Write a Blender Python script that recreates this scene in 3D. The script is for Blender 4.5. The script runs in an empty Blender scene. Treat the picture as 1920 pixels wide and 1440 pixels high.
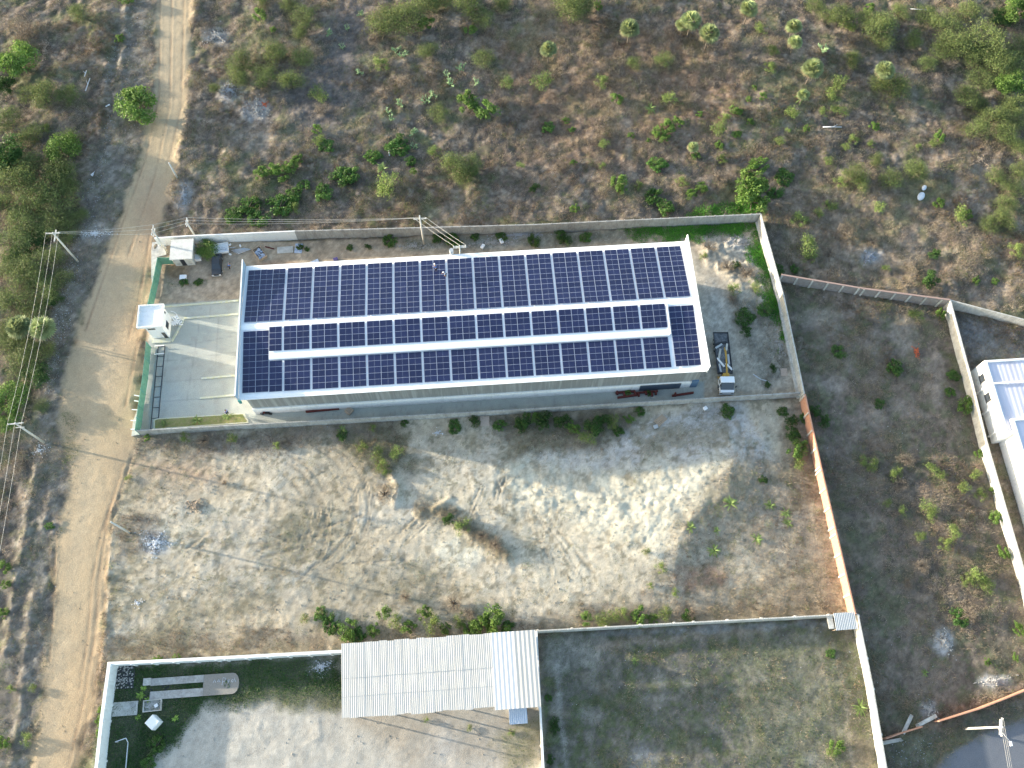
import bpy, bmesh, math, random
import numpy as np
from mathutils import Vector, Matrix
random.seed(7); RNG=np.random.default_rng(11)
R=math.radians
scene=bpy.context.scene
COL=scene.collection

# ------------------------------------------------------------------ camera
CAM=np.array([37.0337,-64.3149,133.7667]); F=1650.0
M=np.array([[0.9975448257074218,-0.06971867482964715,0.006605080192363901],
            [0.061821737844447,0.920994622175057,0.38463876384799855],
            [-0.0328997482397982,-0.383286071106976,0.9230435494932707]])   # world -> camera
cd=bpy.data.cameras.new('camera'); cam=bpy.data.objects.new('camera',cd); COL.objects.link(cam)
cd.sensor_width=36; cd.lens=36*F/1920; cd.clip_start=1; cd.clip_end=5000
mw=Matrix([[*M.T[i],CAM[i]] for i in range(3)]+[[0,0,0,1]])
cam.matrix_world=mw
scene.camera=cam
scene.render.resolution_x=1024; scene.render.resolution_y=768
# ------------------------------------------------------------------ light
SUN_EL=9.0; SUN_AZ=-17.0      # light travels towards +x, a little towards -y
w=bpy.data.worlds.new('World'); scene.world=w; w.use_nodes=True
nt=w.node_tree; bg=nt.nodes['Background']; sky=nt.nodes.new('ShaderNodeTexSky'); sky.sky_type='NISHITA'
sky.sun_disc=False; sky.sun_elevation=R(SUN_EL)
sx,sy=-math.cos(R(SUN_AZ)),-math.sin(R(SUN_AZ))
sky.sun_rotation=math.atan2(sx,sy)%(2*math.pi)
sky.air_density=1.0; sky.dust_density=1.5; sky.ozone_density=1.0
nt.links.new(sky.outputs[0],bg.inputs[0]); bg.inputs[1].default_value=0.15
sl=bpy.data.lights.new('sun','SUN'); so=bpy.data.objects.new('sun',sl); COL.objects.link(so)
sl.energy=3.4; sl.angle=R(0.6); sl.color=(1.0,0.9,0.74)
dv=Vector((math.cos(R(SUN_AZ))*math.cos(R(SUN_EL)),math.sin(R(SUN_AZ))*math.cos(R(SUN_EL)),-math.sin(R(SUN_EL))))
so.rotation_euler=dv.to_track_quat('-Z','Y').to_euler(); so.location=(-60,40,60)
vs=scene.view_settings; vs.view_transform='Standard'; vs.look='None'; vs.gamma=1; vs.exposure=2.12

# ------------------------------------------------------------------ helpers
def U(u,v,z=0.0):
    d=M.T@np.array([(u-960)/F,(720-v)/F,-1.0]); t=(z-CAM[2])/d[2]; return CAM+t*d
def W2(pts,z=0.0): return [tuple(U(u,v,z)[:2]) for u,v in pts]
def tag(o,label=None,cat=None,group=None,kind=None):
    if label: o['label']=label
    if cat: o['category']=cat
    if group: o['group']=group
    if kind: o['kind']=kind
    return o
def thing(name,label,cat,loc=(0,0,0),rz=0,group=None):
    o=bpy.data.objects.new(name,None); COL.objects.link(o); o.empty_display_size=.3
    o.location=loc; o.rotation_euler=(0,0,rz); return tag(o,label,cat,group)
def mesh_np(name,verts,faces,mats=(),col=None,smooth=False,mi=None):
    """faces: (n,k) array; col: per-vertex rgb"""
    me=bpy.data.meshes.new(name); verts=np.asarray(verts,np.float32); faces=np.asarray(faces,np.int32)
    k=faces.shape[1]; n=len(faces)
    me.vertices.add(len(verts)); me.vertices.foreach_set('co',verts.ravel())
    me.loops.add(n*k); me.loops.foreach_set('vertex_index',faces.ravel())
    me.polygons.add(n); me.polygons.foreach_set('loop_start',np.arange(0,n*k,k,dtype=np.int32))
    me.polygons.foreach_set('loop_total',np.full(n,k,np.int32))
    if smooth: me.polygons.foreach_set('use_smooth',np.ones(n,bool))
    if mi is not None: me.polygons.foreach_set('material_index',np.asarray(mi,np.int32))
    for m in mats: me.materials.append(m)
    me.update(calc_edges=True)
    if col is not None:
        a=me.color_attributes.new('col','FLOAT_COLOR','POINT')
        c=np.ones((len(verts),4),np.float32); c[:,:3]=col; a.data.foreach_set('color',c.ravel())
    return me
def link(me,name,parent=None,loc=(0,0,0)):
    o=bpy.data.objects.new(name,me); COL.objects.link(o); o.location=loc
    if parent: o.parent=parent
    return o
class MB:
    """collects simple shapes, builds ONE mesh object"""
    def __init__(s): s.bm=bmesh.new()
    def box(s,x0,x1,y0,y1,z0,z1,mi=0,rz=0,c=None,bev=0):
        vs_=[s.bm.verts.new((x,y,z)) for z in (z0,z1) for y in (y0,y1) for x in (x0,x1)]
        idx=[(0,2,3,1),(4,5,7,6),(0,1,5,4),(2,6,7,3),(0,4,6,2),(1,3,7,5)]
        fs=[s.bm.faces.new([vs_[i] for i in f]) for f in idx]
        for f in fs: f.material_index=mi
        if bev:
            es=list({e for f in fs for e in f.edges})
            r=bmesh.ops.bevel(s.bm,geom=es,offset=bev,segments=2,profile=.5,affect='EDGES')
            for f in r['faces']: f.material_index=mi
            vs_=list({v for f in r['faces'] for v in f.verts}|{v for v in vs_ if v.is_valid})
        if rz:
            cc=Vector(c or ((x0+x1)/2,(y0+y1)/2,0)); bmesh.ops.rotate(s.bm,verts=vs_,cent=cc,matrix=Matrix.Rotation(rz,3,'Z'))
        return s
    def prism(s,pts,z0,z1,mi=0):
        lo=[s.bm.verts.new((p[0],p[1],z0)) for p in pts]; hi=[s.bm.verts.new((p[0],p[1],z1)) for p in pts]
        n=len(pts); fs=[s.bm.faces.new(hi),s.bm.faces.new(lo[::-1])]
        fs+=[s.bm.faces.new((lo[i],lo[(i+1)%n],hi[(i+1)%n],hi[i])) for i in range(n)]
        for f in fs: f.material_index=mi
        return s
    def face(s,pts,mi=0):
        f=s.bm.faces.new([s.bm.verts.new(p) for p in pts]); f.material_index=mi; return s
    def tube(s,p0,p1,r0,r1=None,n=8,mi=0,cap=True):
        r1=r0 if r1 is None else r1; p0=Vector(p0); p1=Vector(p1); d=(p1-p0).normalized()
        a=d.orthogonal().normalized(); b=d.cross(a)
        ring=lambda p,r:[s.bm.verts.new(p+(a*math.cos(t)+b*math.sin(t))*r) for t in [2*math.pi*i/n for i in range(n)]]
        A=ring(p0,r0); B=ring(p1,r1)
        for i in range(n):
            f=s.bm.faces.new((A[i],A[(i+1)%n],B[(i+1)%n],B[i])); f.material_index=mi; f.smooth=True
        if cap:
            for q in (A[::-1],B): f=s.bm.faces.new(q); f.material_index=mi
        return s
    def sheet(s,prof,y0,y1,mi=0): # profile list of (x,z) extruded along y, thin
        for (xa,za),(xb,zb) in zip(prof,prof[1:]): s.face([(xa,y0,za),(xb,y0,zb),(xb,y1,zb),(xa,y1,za)],mi)
        return s
    def build(s,name,mats,parent=None,loc=(0,0,0),rz=0):
        me=bpy.data.meshes.new(name); bmesh.ops.recalc_face_normals(s.bm,faces=s.bm.faces[:]); s.bm.to_mesh(me); s.bm.free()
        for m in (mats if isinstance(mats,(list,tuple)) else [mats]): me.materials.append(m)
        o=link(me,name,parent,loc); o.rotation_euler=(0,0,rz); return o

# ------------------------------------------------------------------ materials
MATS={}
def mat(name,col,rough=.8,metal=0,var=.12,scale=3.0,bump=0,stretch=None,col2=None,spec=.3,attr=False,rnd=0,transl=0,dirt=None,wave=None,thr=(.35,.65)):
    m=bpy.data.materials.new(name); m.use_nodes=True; nt=m.node_tree; N=nt.nodes; L=nt.links
    p=N['Principled BSDF']; p.inputs['Roughness'].default_value=rough; p.inputs['Metallic'].default_value=metal
    p.inputs['Specular IOR Level'].default_value=spec
    tc=N.new('ShaderNodeTexCoord'); mp=N.new('ShaderNodeMapping'); L.new(tc.outputs['Object'],mp.inputs[0])
    if stretch: mp.inputs['Scale'].default_value=stretch
    nz=N.new('ShaderNodeTexNoise'); nz.inputs['Scale'].default_value=scale; nz.inputs['Detail'].default_value=6; nz.inputs['Roughness'].default_value=.65
    L.new(mp.outputs[0],nz.inputs[0])
    if attr:
        a=N.new('ShaderNodeAttribute'); a.attribute_name='col'; base=a.outputs['Color']
    else:
        c=N.new('ShaderNodeRGB'); c.outputs[0].default_value=(*col,1); base=c.outputs[0]
    if col2:
        rp=N.new('ShaderNodeMapRange'); rp.inputs[1].default_value=thr[0]; rp.inputs[2].default_value=thr[1]; L.new(nz.outputs[0],rp.inputs[0])
        mx=N.new('ShaderNodeMix'); mx.data_type='RGBA'; L.new(rp.outputs[0],mx.inputs[0]); L.new(base,mx.inputs[6]); mx.inputs[7].default_value=(*col2,1); base=mx.outputs[2]
    mr=N.new('ShaderNodeMapRange'); mr.inputs[1].default_value=.25; mr.inputs[2].default_value=.75
    mr.inputs[3].default_value=1-var; mr.inputs[4].default_value=1+var
    nz2=N.new('ShaderNodeTexNoise'); nz2.inputs['Scale'].default_value=scale*4.3; nz2.inputs['Detail'].default_value=4; L.new(mp.outputs[0],nz2.inputs[0])
    L.new(nz2.outputs[0],mr.inputs[0])
    val=mr.outputs[0]
    if rnd:
        oi=N.new('ShaderNodeObjectInfo'); r2=N.new('ShaderNodeMapRange'); r2.inputs[3].default_value=1-rnd; r2.inputs[4].default_value=1+rnd
        L.new(oi.outputs['Random'],r2.inputs[0]); mm=N.new('ShaderNodeMath'); mm.operation='MULTIPLY'; L.new(val,mm.inputs[0]); L.new(r2.outputs[0],mm.inputs[1]); val=mm.outputs[0]
    vm=N.new('ShaderNodeVectorMath'); vm.operation='SCALE'; L.new(base,vm.inputs[0]); L.new(val,vm.inputs['Scale'])
    L.new(vm.outputs[0],p.inputs['Base Color'])
    if bump or wave:
        b=N.new('ShaderNodeBump'); b.inputs['Strength'].default_value=1; b.inputs['Distance'].default_value=bump or .02
        if wave:
            wv=N.new('ShaderNodeTexWave'); wv.wave_profile='SIN'; wv.bands_direction=wave[0]; wv.inputs['Scale'].default_value=wave[1]
            L.new(tc.outputs['Object'],wv.inputs[0]); L.new(wv.outputs['Fac'],b.inputs['Height'])
        else: L.new(nz2.outputs[0],b.inputs['Height'])
        L.new(b.outputs[0],p.inputs['Normal'])
    if transl:
        out=N['Material Output']; tr=N.new('ShaderNodeBsdfTranslucent'); L.new(vm.outputs[0],tr.inputs[0]); ms=N.new('ShaderNodeMixShader'); ms.inputs[0].default_value=transl
        L.new(p.outputs[0],ms.inputs[1]); L.new(tr.outputs[0],ms.inputs[2]); L.new(ms.outputs[0],out.inputs[0])
    MATS[name]=m; return m
soil=mat('soil',(0,0,0),rough=1,var=.2,scale=1.9,bump=.05,attr=True,spec=.1)
leafA=mat('leaf_attr',(0,0,0),rough=.6,var=.1,scale=2,attr=True,transl=.3,rnd=.16,spec=.25)
dryA=mat('dry_attr',(0,0,0),rough=.9,var=.1,scale=2,attr=True,transl=.2,spec=.1)
bark=mat('bark',(.16,.13,.1),rough=.95,var=.25,scale=6,bump=.02)
white=mat('white_paint',(.8,.8,.78),rough=.7,var=.05,scale=1.1,stretch=(1,1,.4),col2=(.6,.59,.55),thr=(.52,.8))
conc=mat('concrete_wall',(.42,.42,.4),rough=.9,var=.2,scale=1.0,stretch=(1,1,.35),col2=(.29,.28,.26),bump=.01)
concL=mat('concrete_light',(.56,.55,.51),rough=.9,var=.16,scale=1.2,stretch=(1,1,.4),col2=(.4,.385,.34))
brickc=mat('orange_brick',(.5,.29,.2),rough=.9,var=.2,scale=2.5,col2=(.45,.22,.14),bump=.01)
mortar=mat('pale_mortar',(.5,.46,.4),rough=.9,var=.15,scale=2)
roofw=mat('roof_sheet',(.85,.86,.87),rough=.45,var=.03,scale=.6,wave=('X',4.0),bump=.012,spec=.4)
monw=mat('monitor_sheet',(.82,.83,.84),rough=.5,var=.03,scale=.8)
clad=mat('wall_cladding',(.25,.265,.26),rough=.6,var=.1,scale=.35,stretch=(4,1,.15),col2=(.36,.38,.38),wave=('X',5.0),bump=.02,thr=(.5,.62))
cell=mat('solar_cell',(.016,.022,.064),rough=.18,var=.1,scale=.5,spec=.5,rnd=.15)
frame=mat('panel_frame',(.4,.44,.54),rough=.4,metal=0,var=.02,spec=.5)
greenf=mat('green_mesh_fence',(.13,.31,.22),rough=.6,var=.25,scale=2,transl=.2,col2=(.2,.4,.3))
steelg=mat('galvanised',(.45,.47,.48),rough=.45,metal=.3,var=.1)
rust=mat('rust_red_steel',(.12,.03,.025),rough=.8,var=.25,scale=5)
darkm=mat('dark_metal',(.03,.033,.04),rough=.5,var=.15,spec=.4)
glass=mat('dark_glass',(.03,.036,.045),rough=.08,spec=.8,var=0)
wire=mat('wire',(.55,.54,.5),rough=.5,var=0)
polec=mat('pole_concrete',(.52,.51,.47),rough=.85,var=.08,scale=2)
blueg=mat('blue_grey_roof',(.5,.49,.55),rough=.45,var=.05,scale=.5,col2=(.58,.59,.68),stretch=(.6,.1,1))
asb=mat('asbestos_sheet',(.58,.55,.5),rough=.85,var=.03,scale=.5,col2=(.5,.475,.43),stretch=(2.5,.3,1))
asb2=mat('metal_sheet_pale',(.66,.64,.62),rough=.7,var=.06,scale=.8,stretch=(2,.3,1))
paintw=mat('vehicle_white',(.8,.81,.82),rough=.3,spec=.5,var=.03)
paintk=mat('vehicle_black',(.03,.032,.036),rough=.2,spec=.6,var=.05)
rubber=mat('rubber',(.02,.02,.02),rough=.9,var=.1)
yellow=mat('crane_yellow',(.5,.3,.06),rough=.5,var=.2,scale=4)
wood=mat('weathered_wood',(.42,.33,.24),rough=.85,var=.15,scale=4)
ply=mat('plywood',(.45,.36,.29),rough=.8,var=.1,scale=2)
bluep=mat('faded_blue',(.2,.32,.5),rough=.6,var=.3,scale=6,col2=(.6,.62,.66))
skin=mat('skin',(.3,.17,.1),rough=.6,var=.05)
shirtb=mat('blue_cloth',(.08,.16,.4),rough=.9,var=.1)
shirtl=mat('light_blue_cloth',(.3,.42,.6),rough=.9,var=.1)
pants=mat('dark_cloth',(.03,.035,.05),rough=.9,var=.1)
plastw=mat('white_plastic',(.8,.8,.8),rough=.5,var=.03)
stone=mat('pale_stone',(.4,.385,.36),rough=.9,var=.25,scale=3,rnd=.05)
stoneb=mat('brown_stone',(.32,.26,.2),rough=.95,var=.25,scale=3)
redbr=mat('red_rubble',(.5,.13,.06),rough=.9,var=.3,scale=4)
litterm=mat('litter_pale',(.6,.62,.65),rough=.7,var=.2,scale=5)
green_clad=mat('teal_flashing',(.08,.3,.28),rough=.5,var=.1)

# ------------------------------------------------------------------ noise + terrain
GX0,GX1,GY0,GY1,ST=-72.0,168.0,-84.0,98.0,0.25
nx=int((GX1-GX0)/ST)+1; ny=int((GY1-GY0)/ST)+1
X=(GX0+ST*np.arange(nx,dtype=np.float32))[None,:].repeat(ny,0); Y=(GY0+ST*np.arange(ny,dtype=np.float32))[:,None].repeat(nx,1)
def vnoise(x,y,s,seed):
    r=np.random.default_rng(seed).random((256,256)).astype(np.float32)
    fx=x/s+97.3; fy=y/s+61.7; ix=np.floor(fx).astype(int); iy=np.floor(fy).astype(int)
    tx=fx-ix; ty=fy-iy; tx=tx*tx*(3-2*tx); ty=ty*ty*(3-2*ty); ix&=255; iy&=255; jx=(ix+1)&255; jy=(iy+1)&255
    return (r[iy,ix]*(1-tx)+r[iy,jx]*tx)*(1-ty)+(r[jy,ix]*(1-tx)+r[jy,jx]*tx)*ty
def fbm(x,y,s,seed,o=4,g=.55):
    t=0;a=1;n=0
    for i in range(o): t=t+a*vnoise(x,y,s/2**i,seed+i); n+=a; a*=g
    return t/n            # ~0..1, mean .5
N8=fbm(X,Y,8,1); N3=fbm(X,Y,3,20); N1=fbm(X,Y,1.2,40,3); N20=fbm(X,Y,22,60); E1=fbm(X,Y,2.2,80,4)-.5
def sdf(poly,pad):
    px=[p[0] for p in poly]; py=[p[1] for p in poly]
    i0=max(0,int((min(px)-pad-GX0)/ST)); i1=min(nx,int((max(px)+pad-GX0)/ST)+2)
    j0=max(0,int((min(py)-pad-GY0)/ST)); j1=min(ny,int((max(py)+pad-GY0)/ST)+2)
    if i1<=i0 or j1<=j0: return None
    sl_=(slice(j0,j1),slice(i0,i1)); x=X[sl_]; y=Y[sl_]; d=np.full(x.shape,1e9,np.float32); ins=np.zeros(x.shape,bool)
    n=len(poly)
    for k in range(n):
        ax,ay=poly[k]; bx,by=poly[(k+1)%n]; ex,ey=bx-ax,by-ay; l=ex*ex+ey*ey+1e-9
        t=np.clip(((x-ax)*ex+(y-ay)*ey)/l,0,1); d=np.minimum(d,(x-ax-t*ex)**2+(y-ay-t*ey)**2)
        c=((ay>y)!=(by>y)); 
        if ay!=by: ins^=c&(x<ex*(y-ay)/(by-ay)+ax)
    d=np.sqrt(d); return sl_,np.where(ins,d,-d)
def mask(pts,feather=1.0,rag=1.5,px=True):
    """soft mask of a ground polygon given by photo pixels"""
    poly=W2(pts) if px else pts
    r=sdf(poly,feather+rag+1); m=np.zeros((ny,nx),np.float32)
    if r is None: return m
    s,d=r; m[s]=np.clip((d+E1[s]*2*rag)/feather+.5,0,1); return m
def blobm(u,v,ru,rv=None,rag=1.0,feather=1.5):
    rv=rv or ru; return mask([(u+ru*math.cos(t),v+rv*math.sin(t)) for t in np.linspace(0,2*math.pi,13)[:-1]],feather,rag)
def linem(pts,wid,feather=.3,rag=.2):
    P=W2(pts); m=np.zeros((ny,nx),np.float32)
    for (ax,ay),(bx,by) in zip(P,P[1:]):
        pad=wid+1; i0=max(0,int((min(ax,bx)-pad-GX0)/ST)); i1=min(nx,int((max(ax,bx)+pad-GX0)/ST)+2); j0=max(0,int((min(ay,by)-pad-GY0)/ST)); j1=min(ny,int((max(ay,by)+pad-GY0)/ST)+2)
        if i1<=i0 or j1<=j0: continue
        s=(slice(j0,j1),slice(i0,i1)); x=X[s];y=Y[s];ex,ey=bx-ax,by-ay;l=ex*ex+ey*ey+1e-9
        t=np.clip(((x-ax)*ex+(y-ay)*ey)/l,0,1); d=np.hypot(x-ax-t*ex,y-ay-t*ey)+E1[s]*rag
        m[s]=np.maximum(m[s],np.clip((wid/2-d)/feather+.5,0,1))
    return m
Cc=np.zeros((ny,nx,3),np.float32); Hh=np.zeros((ny,nx),np.float32); ZN=np.zeros((ny,nx),np.uint8)
def mixc(m,col): 
    global Cc; Cc=Cc*(1-m[...,None])+np.array(col,np.float32)*m[...,None]
# base scrub soil
Cc[:]=(.12,.1,.084); mixc(np.clip((N8-.42)*4,0,1)*.7,(.21,.175,.14)); mixc(np.clip((N3-.55)*5,0,1)*.6,(.29,.245,.195)); mixc(np.clip((.46-N20)*4,0,1)*.45,(.18,.115,.075)); QS=fbm(X,Y,1.6,1311,4,.75); mixc(np.clip((QS-.52)*8,0,1)*.6,(.085,.085,.05)); mixc(np.clip((.45-QS)*8,0,1)*.55,(.33,.275,.21)); mixc(np.clip((fbm(X,Y,5,1411,4,.7)-.53)*7,0,1)*.55,(.12,.14,.06))
mixc(mask([(640,-40),(710,-40),(690,60),(655,200),(600,270),(545,250),(530,160),(600,110)],4,3)*.75,(.125,.115,.112)); mixc(mask([(960,60),(1100,20),(1370,60),(1380,200),(1200,330),(1000,300),(940,160)],10,8)*.45,(.2,.125,.08)); mixc(mask([(1300,350),(1700,330),(1880,480),(1700,560),(1480,500)],10,8)*.35,(.24,.18,.12))
for a in ((1830,345,35,45),(1610,470,30,12),(470,260,50,20),(1700,450,14,14),(1850,560,40,10),(1030,60,25,12),(560,300,30,8),(860,400,50,8)): mixc(blobm(*a,2.5,3)*.55,(.34,.29,.235))
for a in ((1600,250,35,30),(1780,330,30,14),(940,250,30,25),(1240,395,40,8),(700,350,30,14),(1460,440,14,30),(40,260,60,14),(1130,395,30,10)): mixc(blobm(*a,2.5,3)*.7,(.08,.072,.066))  # dark blobs put the shade between scrub clumps into the soil colour
for pts in ([(420,120),(440,200),(500,260),(640,250),(760,215)],[(1480,440),(1540,470),(1640,500),(1790,470)],[(1700,100),(1720,200),(1690,290),(1640,300)],[(1100,420),(1180,330),(1180,230),(1120,150)]): mixc(linem(pts,.9,.9,.9)*.45,(.3,.26,.21))
Hh+=(N8-.5)*1.5+(N3-.5)*.6+(N1-.5)*.34
def zone(m,idx): ZN[m>.5]=idx
# polygons (photo pixels on the ground)
P_ROAD=[(296,-90),(365,-90),(362,0),(352,140),(342,240),(325,320),(302,420),(286,470),(282,560),(262,640),(258,800),(252,830),(240,880),(212,960),(205,1050),(196,1150),(186,1240),(172,1330),(140,1440),(110,1540),(20,1540),(55,1440),(75,1350),(85,1250),(95,1150),(100,1080),(112,980),(140,880),(112,800),(122,700),(150,600),(190,500),(215,430),(245,350),(268,280),(288,180),(290,90)]
P_SAND=[(255,818),(700,785),(1500,748),(1530,860),(1575,1010),(1597,1148),(1010,1180),(640,1216),(200,1240),(205,1050),(215,960),(243,880)]
P_COMP=[(290,478),(300,452),(560,452),(1000,438),(1418,418),(1502,742),(1000,768),(262,815),(268,700)]
P_PLOT2=[(1465,535),(1780,578),(1900,1000),(1960,1250),(1660,1385),(1602,1150),(1510,745)]
P_BR=[(1012,1190),(1600,1160),(1665,1500),(1028,1500)]
P_BL=[(205,1250),(640,1228),(1000,1215),(1014,1330),(1024,1500),(165,1500)]
P_VERGE=[(215,-80),(296,-80),(288,180),(245,350),(190,500),(150,600),(122,700),(112,800),(140,880),(100,1080),(75,1350),(20,1540),(-80,1540),(0,1200),(40,950),(60,800),(90,640),(140,440),(190,250),(215,80)]
mv=mask(P_VERGE,2,2); mixc(mv*.85,(.155,.14,.12)); mixc(mv*np.clip((N1-.5)*6,0,1)*.5,(.25,.23,.2)); mixc(mv*np.clip((QS-.52)*8,0,1)*.5,(.12,.12,.08))
Hh=Hh*(1-.6*mv)
mr_=mask(P_ROAD,1.2,1.2); 
Cb=Cc.copy(); mixc(mr_,(.4,.31,.2)); 
mixc(mr_*mask([(300,-90),(350,-90),(335,240),(290,420),(240,620),(170,800),(190,900),(150,1100),(100,1400),(80,1440),(130,1000),(200,620),(245,450),(290,250)],3,1)*.55,(.42,.345,.24))
mixc(mr_*blobm(285,455,22,110,3,5)*.5,(.3,.19,.12)); mixc(mr_*blobm(250,640,30,70,3,5)*.5,(.37,.26,.16)); mixc(mr_*blobm(300,260,30,60,3,5)*.4,(.45,.34,.2)); mixc(mr_*blobm(190,620,45,140,feather=6)*.5,(.46,.365,.25))  # last blob lifts the tree belt's shade by a warmer, paler road colour
mixc(mr_*mask([(225,800),(262,800),(240,880),(205,1000),(185,1250),(150,1440),(120,1440),(160,1200),(190,1000)],2,1)*.5,(.3,.235,.16))
mixc(mr_*np.clip((N3-.5)*4,0,1)*.2,(.29,.235,.17))
Hh=Hh*(1-mr_)+mr_*((N3-.5)*.1+(N1-.5)*.05-.05)
zone(mr_,1)
for pts,w_ in (([(300,0),(298,180),(272,300),(222,440),(160,620)],.35),([(322,0),(318,200),(290,330),(240,480)],.4),([(345,0),(340,200),(310,330)],.35),([(245,860),(215,960),(200,1060),(196,1180),(176,1300),(140,1440)],.5),([(232,870),(200,980),(186,1080),(180,1180),(160,1300),(128,1440)],.4),([(222,900),(190,1000),(172,1090),(165,1190),(150,1290)],.35),([(95,950),(92,1050),(100,1110),(92,1240)],.4),([(105,960),(103,1060),(96,1180)],.3),([(270,500),(262,560),(258,640),(235,760)],.4),([(282,430),(272,500),(240,640)],.35)):
    t=linem(pts,w_,.25,.15); t*=.35+.65*np.clip((N3-.35)*3,0,1); Hh-=t*.05; mixc(t*.6,(.21,.15,.1)); t2=linem([(u+4,v) for u,v in pts],w_*.8,.3,.3); Hh+=t2*.03
# verge berms
for pts,hh_ in (([(70,880),(55,960),(38,1050),(25,1120),(10,1220)],.7),([(66,1110),(48,1220),(40,1330),(22,1430)],.6),([(240,0),(225,120),(205,240),(190,330)],.8),([(200,120),(190,250)],.4),([(175,390),(210,370),(240,360)],.9),([(95,930),(80,990)],.5)):
    t=linem(pts,1.0,1.4,2.2); Hh+=t*hh_*.55*(.4+1.2*N1)
t=linem([(222,60),(212,170),(196,290)],1.6,1.2,1.2); Hh-=t*.4
# sandy lot
ms=mask(P_SAND,1.0,.6); ms*=1-mask(P_ROAD,.5,.5)
mixc(ms,(.41,.355,.265)); zone(ms,2)
Hs=(N3-.5)*.12+(N1-.5)*.11+(N8-.5)*.3+(vnoise(X,Y,.6,99)-.5)*.05
Hh=Hh*(1-ms)+ms*Hs
mixc(ms*np.clip((N8-.5)*5,0,1)*.5,(.42,.40,.35)); mixc(ms*np.clip((.46-N3)*5,0,1)*.45,(.28,.245,.185))
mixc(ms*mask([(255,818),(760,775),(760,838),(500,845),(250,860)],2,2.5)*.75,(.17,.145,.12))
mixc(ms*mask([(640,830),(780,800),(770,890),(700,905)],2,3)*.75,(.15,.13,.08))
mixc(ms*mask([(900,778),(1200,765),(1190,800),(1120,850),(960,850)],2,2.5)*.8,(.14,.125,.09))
mixc(ms*mask([(960,862),(1000,845),(1130,852),(1200,795),(1290,765),(1390,755),(1460,870),(1360,868),(1200,885),(1060,890)],2,1)*.9,(.40,.39,.37))
br=mask([(960,872),(1100,888),(1200,885),(1362,868),(1290,970),(1230,1050),(1160,1020),(1050,965),(960,945)],4,3.5); mixc(ms*br*.8,(.6,.56,.43)); mixc(ms*mask([(820,860),(1180,870),(1370,860),(1260,1080),(1000,1120),(780,1060)],6,4)*.45,(.55,.5,.39))  # brightness of the sun-facing slope put into the sand colour, fading outward
mixc(ms*blobm(860,1035,45,30)*.9,(.55,.52,.42)); mixc(ms*blobm(720,960,60,30)*.5,(.46,.44,.38)); mixc(ms*blobm(1060,1060,60,50)*.5,(.44,.41,.33))
mixc(ms*mask([(1365,870),(1520,840),(1600,1150),(1180,1160),(1235,1060),(1300,960)],3,3)*.8,(.28,.24,.18))
mixc(ms*mask([(1400,1070),(1590,1050),(1600,1155),(1380,1160)],2,2)*.7,(.33,.26,.17)); mixc(ms*blobm(1310,1085,60,22,2)*.6,(.3,.16,.1))
mixc(ms*mask([(1480,760),(1520,760),(1560,950),(1480,960),(1460,860)],2,2.5)*.7,(.16,.135,.1))
mixc(ms*mask([(205,1195),(640,1185),(1000,1165),(1200,1130),(1580,1130),(1597,1160),(640,1220),(200,1245)],2,3)*.65,(.2,.16,.11))
mixc(ms*mask([(215,960),(300,960),(290,1030),(215,1050)],1.5,2)*.6,(.19,.165,.13)); mixc(ms*mask([(245,860),(420,850),(400,930),(235,940)],2,3)*.35,(.26,.2,.15))
mixc(ms*linem([(250,870),(420,895)],2,1.5,1)*.3,(.4,.24,.15))
mixc(ms*blobm(700,1090,120,50,3,4)*.5,(.24,.22,.16)); mixc(ms*mask([(440,1010),(640,930),(650,1040),(500,1060)],2,3)*.45,(.25,.225,.16)); mixc(ms*blobm(560,1100,90,40,3,3)*.3,(.3,.28,.23))
mixc(ms*blobm(450,1010,80,60,2,4)*.25,(.42,.41,.38))
Q1=.55*fbm(X*.8+Y*.5,Y*1.2-X*.3,3.4,911,6,.78)+.45*fbm(X,Y,11,921,3); mixc(ms*np.clip((Q1-.53)*11,0,1)*.65*(1-br),(.22,.2,.135)); mixc(ms*np.clip((.46-Q1)*7,0,1)*.45,(.53,.47,.36))
Q2=fbm(X,Y,1.1,951,3,.8); mixc(ms*np.clip((Q2-.57)*9,0,1)*.6*(1-.6*br),(.17,.15,.1))
# mound: gentle slope facing the sun, steep eastern side
crest=np.array(W2([(1370,845),(1352,880),(1300,965),(1240,1065)]))
cx=np.interp(-Y,-crest[:,1],crest[:,0])+(N8-.5)*9+(N3-.5)*4; dx=X-cx
prof=np.where(dx<0,np.clip(1+dx/24,0,1)**1.3,np.clip(1-(dx+E1*6)/9,0,1)); yf=np.clip((Y+47)/9,0,1)*np.clip((-17-Y)/4,0,1)
Hh+=ms*prof*yf*.85
Hh+=ms*br*((N3-.5)*.22-np.clip(.1-np.abs(fbm(X*.35+Y*.5,Y*.8-X*.7,1.7,333,4,.6)-.5),0,1)*.7+(N1-.5)*.16+(vnoise(X,Y,.6,98)-.5)*.06)
Hh+=ms*blobm(1130,960,60,60,1,5)*(vnoise(X,Y,2.4,335)-.5)*.3
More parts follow.
